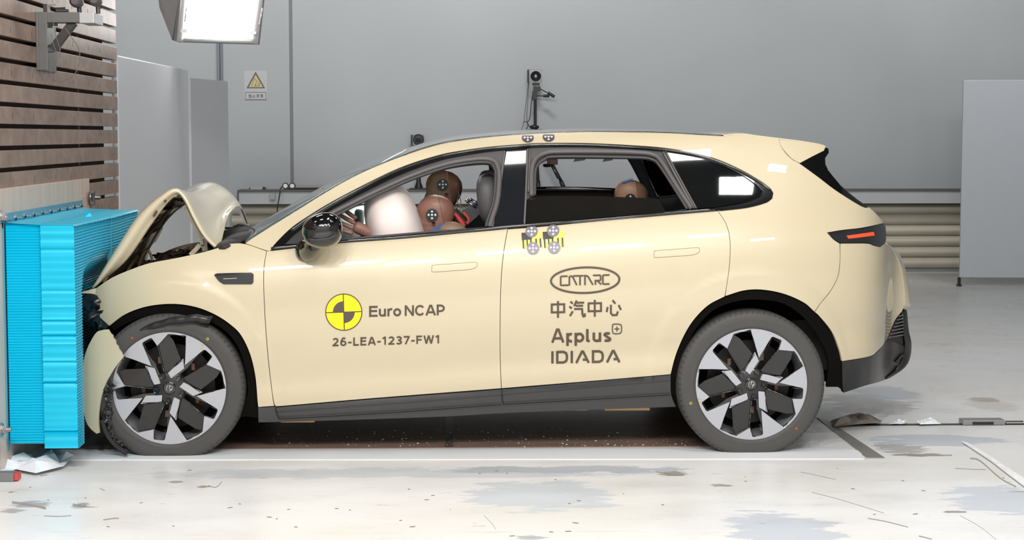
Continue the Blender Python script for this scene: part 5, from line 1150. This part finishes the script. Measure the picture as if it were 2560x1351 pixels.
# ================================================================== INTERIOR
SEATM = mat('seat_grey_leather', (98, 96, 98), .55); SEATD = mat('seat_dark', (40, 38, 38), .5)
YD = Y0+.47; YP = 2*YC-YD
def seat(Y, xh, name='front_seat'):
    s = MB(); s.ell((xh, Y, 1.19), (.058, .15, .125), fn=lambda p: (math.copysign(abs(p[0])**.7, p[0]), math.copysign(abs(p[1])**.7, p[1]), math.copysign(abs(p[2])**.75, p[2])), rot=Matrix.Rotation(-.12, 3, 'Y'), n=28, m=20); o = s.build(name, SEATM, car, True)
    b = MB(); b.ell((xh+.035, Y, .74), (.085, .25, .36), fn=lambda p: (math.copysign(abs(p[0])**.7, p[0]), math.copysign(abs(p[1])**.6, p[1]), math.copysign(abs(p[2])**.6, p[2])), rot=Matrix.Rotation(.05, 3, 'Y'), n=28, m=20); b.build('backrest', SEATD, o, True)
    c = MB(); c.ell((xh-.22, Y, .43), (.28, .25, .09), fn=lambda p: (math.copysign(abs(p[0])**.6, p[0]), math.copysign(abs(p[1])**.6, p[1]), math.copysign(abs(p[2])**.6, p[2])), n=24, m=16); c.build('seat_cushion', SEATD, o, True)
    p = MB()
    for dy in (-.06, .06): p.cyl((xh+.02, Y+dy, 1.02), (xh+.01, Y+dy, 1.12), .006, n=10)
    p.build('headrest_post', CHROME, o, auto=35); return o
xh = PY(1222, 480, YD)[0]
seat(YD, xh); seat(YP, xh+.02)
b = MB(); b.box((1.05, Y0+.25, .35), (1.15, 2*YC-Y0-.25, 1.0), bev=.04); b.build('rear_bench_back', SEATD, car)
b = MB(); b.box((.62, Y0+.25, .35), (1.05, 2*YC-Y0-.25, .55), bev=.04); b.build('rear_bench', SEATD, car)
# belt lines, on-board camera arm, header tabs on the far side
a = PY(1368, 398, 9.6); c = PY(1394, 412, 9.6)
o = MB().box((a[0], 9.57, c[2]), (c[0], 9.63, a[2]), bev=.004).build('camera_mount', mat('mount_brown', (112, 84, 74), .5), car)
c = PY(1368, 413, 9.55); MB().lathe(c, (0, 0, 1), [(0, -.012), (.02, -.010), (.024, 0), (.02, .006), (0, .006)], n=20).build('camera_disc', BLACKM, o, auto=40)
m = MB(); m.cyl(PY(1378, 411, 9.6), PY(1396, 446, 9.6), .008, n=12); m.build('strut', mat('strut_metal', (112, 118, 116), .3, .6), o, True)
for x0, x1 in ((1435, 1466), (1508, 1535)):
    m = MB(); m.prism([PY(x0+5, 392, 9.75)[:], PY(x1, 392, 9.75)[:], PY(x1-4, 401, 9.75)[:], PY(x0-1, 405, 9.75)[:]], None, (0, .03, 0)); m.build('header_bracket', mat('bracket_bluegrey', (104, 112, 122), .4), car)
hl = [hit(x, y+9, -.02) for x, y in catmull(ROOFEDGE, 3)]
loft('headliner', hl, mat('headliner_grey', (128, 124, 122), .8), lambda u, b_: (0, .012*b_))
# airbags
WB_ = mat('airbag_fabric', (236, 222, 216), .7, noise=.03, nscale=4); WP = mat('airbag_fabric_pale', (214, 220, 216), .7)
def airbag(name, c, r, tilt, m_, e=.75):
    s = MB(); s.ell(c, r, fn=lambda p: (math.copysign(abs(p[0])**e, p[0]), math.copysign(abs(p[1])**e, p[1]), math.copysign(abs(p[2])**.9, p[2])), rot=Matrix.Rotation(tilt, 3, 'Y'), n=48, m=32); return s.build(name, m_, car, True)
c = PY(994, 596, YD-.02)
ab = airbag('driver_airbag', c, (.136, .27, .30), -.27, WB_, .72)
airbag('passenger_airbag', PY(893, 580, 9.35), (.16, .24, .125), -.45, WP)
m = MB()
for i in range(9):
    p_ = Vector(PY(955+i*2, 576-i*3.2, YD-.29)); q_ = Vector(PY(972+i*2, 570-i*3.2, YD-.285))
m2 = MB(); m2.lathe(PY(898, 545, 9.02), (.1, 0, 1), [(0, -.05), (.022, -.045), (.026, -.02), (.026, .03), (.02, .042), (0, .045)], n=20); m2.build('dash_speaker', mat('dash_speaker_grey', (112, 120, 120), .5), car, True)
# crash test dummies
SK1 = mat('dummy_skin_pinkbrown', (150, 108, 94), .45, noise=.08, nscale=10); SK2 = mat('dummy_skin_tan', (140, 110, 88), .45, noise=.08, nscale=10); SK3 = mat('dummy_cap_brown', (122, 86, 66), .45)
TGD = mat('target_dark_green', (40, 44, 42), .4)
def head(par, c, s, tilt, skin, cap, labelcap=None):
    # profile outline in the X-Z plane (facing left), inflated sideways
    R = Matrix.Rotation(tilt, 3, 'Y'); c = Vector(c)
    mb = MB(); nz, na = 40, 40; V = []
    prof = [(-.125, -.035, .03), (-.118, -.072, .045), (-.105, -.085, .055), (-.09, -.087, .06), (-.075, -.082, .064), (-.062, -.090, .068), (-.045, -.086, .070), (-.03, -.101, .072), (-.015, -.096, .073), (0, -.088, .075), (.02, -.090, .077), (.045, -.090, .077), (.07, -.082, .073), (.09, -.066, .063), (.105, -.042, .047), (.112, -.015, .024)]
    back = [(-.125, .015), (-.1, .03), (-.075, .052), (-.045, .078), (-.015, .094), (.02, .101), (.05, .097), (.08, .078), (.1, .05), (.112, .01)]
    for z in [-.125+.237*(.5-.5*math.cos(pi*i/(nz-1))) for i in range(nz)]:
        f = np.interp(z, [p[0] for p in prof], [p[1] for p in prof]); w_ = np.interp(z, [p[0] for p in prof], [p[2] for p in prof]); b = np.interp(z, [p[0] for p in back], [p[1] for p in back])
        for i in range(na):
            a = 2*pi*i/na; cx_ = (f+b)/2; rx = (b-f)/2
            V.append((cx_ - rx*math.copysign(abs(math.cos(a))**.9, math.cos(a)), w_*math.copysign(abs(math.sin(a))**.8, math.sin(a))*(1-.12*(math.cos(a) > 0)*abs(math.cos(a))), z))
    FF = [(j*na+i, j*na+(i+1) % na, (j+1)*na+(i+1) % na, (j+1)*na+i) for j in range(nz-1) for i in range(na)]+[tuple(range(na)), tuple((nz-1)*na+i for i in range(na))]
    def shape(sgn, infl, name, m_):
        bm = bmesh.new(); vs = [bm.verts.new(v) for v in V]; [bm.faces.new([vs[i] for i in f]) for f in FF]
        r_ = bmesh.ops.bisect_plane(bm, geom=list(bm.verts)+list(bm.edges)+list(bm.faces), plane_co=(.036+.0006*sgn, 0, 0), plane_no=(sgn, 0, .12*sgn), clear_inner=True)
        bmesh.ops.holes_fill(bm, edges=[e for e in bm.edges if e.is_boundary]); bm.verts.index_update(); bmesh.ops.recalc_face_normals(bm, faces=bm.faces)
        o = MB().add([(c+R@(v.co*s*infl))[:] for v in bm.verts], [[v.index for v in f.verts] for f in bm.faces]).build(name, m_, par, auto=50); bm.free(); return o
    h = shape(-1, 1.0, 'head', skin); k = shape(1, 1.006, 'skull_cap', cap); return h, R
def onhead(c, R, s, x, z, r, y=-.078): return Vector(c)+R@(Vector((x, y, z))*s)
def disc_target(par, c, r, base, name='target_disc'):
    t = MB(); t.lathe(c, (0, 1, 0), [(0, -.001), (r, -.001), (r, .006)], n=28); o = t.build(name, base, par)
    for dx, dz in ((0, 0), (.55, 0), (-.55, 0), (0, .55), (0, -.55)):
        d = MB(); d.lathe((c[0]+dx*r, c[1], c[2]+dz*r), (0, 1, 0), [(0, -.0022), (r*.17, -.0022), (r*.17, 0)], n=12); d.build('target_dot', WHITE, o)
    return o
def skinmesh(name, pts, edges, m_, par, sub=2):
    me = bpy.data.meshes.new(name); c = Vector(pts[0][:3]); me.from_pydata([Vector(p[:3])-c for p in pts], edges, []); ob = bpy.data.objects.new('tmp', me); C.objects.link(ob)
    md = ob.modifiers.new('k', 'SKIN'); sv = me.skin_vertices[0].data
    for i, p in enumerate(pts): sv[i].radius = (p[3], p[3]); sv[i].use_root = (i == 0)
    ss = ob.modifiers.new('u', 'SUBSURF'); ss.levels = sub; ss.render_levels = sub; bpy.context.view_layer.update()
    m2 = bpy.data.meshes.new_from_object(ob.evaluated_get(bpy.context.evaluated_depsgraph_get())); bpy.data.objects.remove(ob); bpy.data.meshes.remove(me)
    for p in m2.polygons: p.use_smooth = True
    m2.materials.clear(); m2.materials.append(m_); m2.name = name; return link(name, m2, par, c)
SHIRT = mat('dummy_shirt_blue', (74, 98, 140), .8)
def body(par, Y, xs, zs, lean, skin):
    # seated body: pelvis, torso, shoulders, arms reaching forward, thighs and shins, one surface
    P = [(xs+.02, Y, .50, .12), (xs+.02-lean*.5, Y, zs-.28, .125), (xs-lean, Y, zs-.10, .13), (xs-lean-.02, Y, zs, .05),
         (xs-lean, Y-.17, zs-.08, .065), (xs-lean, Y+.17, zs-.08, .065), (xs-lean-.12, Y-.20, zs-.30, .045), (xs-lean-.12, Y+.20, zs-.30, .045),
         (xs-.36, Y-.17, zs-.22, .035), (xs-.36, Y+.17, zs-.22, .035),
         (xs-.12, Y-.10, .49, .085), (xs-.12, Y+.10, .49, .085), (xs-.38, Y-.13, .56, .07), (xs-.38, Y+.13, .56, .07), (xs-.52, Y-.13, .33, .05), (xs-.52, Y+.13, .33, .05)]
    E_ = [(0, 1), (1, 2), (2, 3), (2, 4), (2, 5), (4, 6), (5, 7), (6, 8), (7, 9), (0, 10), (0, 11), (10, 12), (11, 13), (12, 14), (13, 15)]
    return skinmesh('body', P, E_, skin, par)
def hand(par, wrist, dirv, up, skin, s=1.0):
    w_ = Vector(wrist); d = Vector(dirv).normalized(); u = Vector(up).normalized(); n = d.cross(u).normalized()
    P = [(w_-d*.10*s)[:]+(.030*s,), w_[:]+(.026*s,), (w_+d*.045*s)[:]+(.030*s,), (w_+d*.075*s)[:]+(.028*s,)]; E_ = [(0, 1), (1, 2), (2, 3)]
    o = skinmesh('hand', P, E_, skin, par)
    for k, (sp_, L1, cu) in enumerate(((.034, .062, .25), (.012, .078, .12), (-.011, .074, .05), (-.033, .058, .12))):
        b = w_+d*.065*s+u*sp_*s; dd = (d+u*(sp_*4.2)).normalized()
        pts = [b, b+dd*L1*.45*s+n*.0*s, b+(dd+n*cu).normalized()*L1*.85*s+dd*.0, b+(dd+n*cu*1.6).normalized()*L1*1.2*s]
        skinmesh('finger', [p[:]+(r_*s,) for p, r_ in zip(pts, (.011, .0105, .010, .008))], [(0, 1), (1, 2), (2, 3)], skin, o)
    b = w_+d*.015*s-u*.025*s; dd = (d*.6-u*.7+n*.4).normalized(); skinmesh('thumb', [b[:]+(.012*s,), (b+dd*.035*s)[:]+(.0105*s,), (b+(dd*.7+d*.5).normalized()*.066*s)[:]+(.0085*s,)], [(0, 1), (1, 2)], skin, o)
    return o
# driver
c = PY(1089, 541, YD); xsn = c[0]+.10
dr = empty('crash_test_dummy', (xsn, YD, .52), 'crash test dummy in the driver seat, pinkish head leaning into the big white airbag', 'crash test dummy')
h, R = head(dr, c, .95, -.10, SK1, mat('dummy_cap_pink', (140, 100, 84), .45)); p_ = PY(1080, 537.5, YD-.085); disc_target(dr, p_, .030, TGD)
MB().lathe(PY(1084, 559, YD-.083), (0, 1, 0), [(0, .012), (.005, .012), (.0055, 0), (.008, -.001), (.0085, .01)], n=14).build('jaw_bolt', mat('bolt_darkbrown', (64, 34, 28), .5), dr)
body(dr, YD+.02, c[0]+.16, c[2]-.10, .05, SHIRT)
m = MB(); m.ell(PY(1130, 577, YD-.10), (.075, .05, .045), rot=Matrix.Rotation(.15, 3, 'Y'), n=24, m=16); m.build('shoulder', SK2, dr, True)
m = MB(); m.prism([PY(1072, 579, YD-.13)[:], PY(1110, 556, YD-.13)[:], PY(1113, 577, YD-.13)[:]], None, (0, .03, 0)); m.build('collar', SHIRT, dr)
hw = PY(922, 582, YD-.19); hand(dr, hw, (-.8, -.1, .38), (.25, -.1, 1), SK1, 1.12)
m = MB(); m.tube(catmull([PY(1003, 640, YD-.12), PY(960, 605, YD-.18), PY(930, 588, YD-.19)], 5), .032, 14); m.build('forearm', SK1, dr, True)
RED = mat('red_strap', (196, 66, 58), .5)
for P, w_ in (([(1129, 530), (1142, 541), (1152, 556), (1162, 566)], .010), ([(1158, 532), (1166, 540), (1172, 550), (1168, 560)], .008), ([(1138, 536), (1150, 548), (1160, 562)], .008)):
    m = MB(); m.tube(catmull([PY(x, y, YD+.02) for x, y in P], 6), w_, 10); m.build('red_strap', RED, dr, True)
m = MB(); m.cyl(PY(1131, 530, YD+.05), PY(1160, 562, YD+.05), .03, n=16); m.build('neck', mat('neck_dark', (52, 44, 40), .5), dr, auto=40)
for k, P in enumerate(([(1168, 502), (1180, 513), (1192, 520)], [(1176, 497), (1188, 507), (1196, 514)])):
    m = MB(); m.tube([PY(x, y, YD+.12) for x, y in P], .007, 10); m.tube([PY(1165+8*k, 506-4*k, YD+.12), PY(1171+8*k, 500-4*k, YD+.12)], .010, 10); m.build('accelerometer_pin', CHROME, dr, True)
for P in ([(1145, 478), (1150, 495), (1152, 512), (1150, 528)], [(1148, 485), (1143, 505), (1155, 520), (1163, 533)], [(1160, 524), (1172, 520), (1186, 527), (1194, 538), (1180, 552), (1166, 566)]):
    MB().tube(catmull([PY(x, y, YD+.08) for x, y in P], 6), .0022, 6).build('sensor_cable', mat('sensor_cable_grey', (90, 90, 88), .4), dr, True)
m = MB(); m.prism([PY(1153, 528, YP-.15)[:], PY(1198, 497, YP-.15)[:], PY(1206, 503, YP-.15)[:], PY(1200, 535, YP-.15)[:], PY(1168, 562, YP-.15)[:]], None, (0, .02, 0)); m.build('belt_guide', mat('dummy_steel_plate', (136, 136, 138), .35, .5), dr)
# passenger
c = PY(1108, 480, YP); ps = empty('crash_test_dummy', (c[0]+.1, YP, .52), 'crash test dummy in the front passenger seat, tan upright head behind the driver dummy', 'crash test dummy')
h, R = head(ps, c, 1.04, -.02, SK2, SK3); disc_target(ps, PY(1107, 461.5, YP-.09), .031, mat('target_green_black', (34, 52, 48), .4))
MB().lathe(PY(1116, 487, YP-.086), (0, 1, 0), [(0, .012), (.006, .012), (.0065, 0), (.009, -.001), (.0095, .01)], n=14).build('jaw_bolt', mat('bolt_darkbrown'), ps)
m = MB(); m.ell(PY(1071, 452, YP-.055), (.006, .02, .02), n=14, m=10); m.build('paint_mark', mat('mark_orange_red', (176, 84, 60), .6), ps, True)
m = MB(); m.cyl((c[0]+.03, YP, c[2]-.10), (c[0]+.06, YP, c[2]-.24), .045, n=18); m.build('neck', mat('neck_dark'), ps, auto=40)
body(ps, YP, c[0]+.14, c[2]-.24, .04, SHIRT)
# rear passenger
YR_ = YP+.02; c = PY(1576, 500, YR_); rp = empty('crash_test_dummy', (c[0]+.08, YR_, .55), 'crash test dummy on the rear seat, tan head half hidden by the lowered tinted window', 'crash test dummy')
SK4 = mat('dummy_skin_rosy', (176, 136, 110), .42, noise=.06, nscale=10)
h, R = head(rp, c, .98, .0, SK4, mat('dummy_cap_rosy', (150, 110, 88), .42)); disc_target(rp, PY(1576, 499, YR_-.09), .031, TGD)
m = MB(); p1_ = Vector(PY(1556, 456, YR_-.05)); p2_ = Vector(PY(1582, 448.5, YR_-.05)); m.tube([p1_, p2_], .007, 4); m.build('blue_tape', mat('tape_blue', (96, 130, 190), .5), rp)
m = MB(); m.cyl((c[0]+.02, YR_, c[2]-.10), (c[0]+.04, YR_, c[2]-.22), .045, n=18); m.build('neck', mat('neck_dark'), rp, auto=40)
body(rp, YR_, c[0]+.10, c[2]-.22, .02, mat('dummy_shirt_red', (120, 50, 46), .8))

GR = {'partition_screen': 'white partition screens', 'pressure_gauge': 'pressure gauges on the ledge', 'conduit_pipe': 'conduit pipes on the back wall',
      'surveillance_camera': 'round instruments on the steel bracket', 'crash_test_dummy': 'crash test dummies seated in the car', 'paper_scrap': 'white paper scraps on the tow rail'}
for o in C.objects:
    k = o.name.split('.')[0]
    if o.parent is None and k in GR: o['group'] = GR[k]
for o in car.children:
    k = o.name.split('.')[0]
    L_T = {'front_bumper_piece': 'torn curved cream piece of the front bumper', 'driver_airbag': 'inflated white airbag', 'passenger_airbag': 'pale inflated airbag', 'tail_lamp_light_bar': 'orange-red light bar',
           'window_trim': 'gloss black window surround', 'roof_panel': 'dark glass roof', 'hood': 'cream hood folded up into a ridge', 'rear_door_glass': 'half lowered dark tinted pane', 'test_number': 'printed test number in brown-black'}
    if k in L_T: o['label'] = L_T[k]
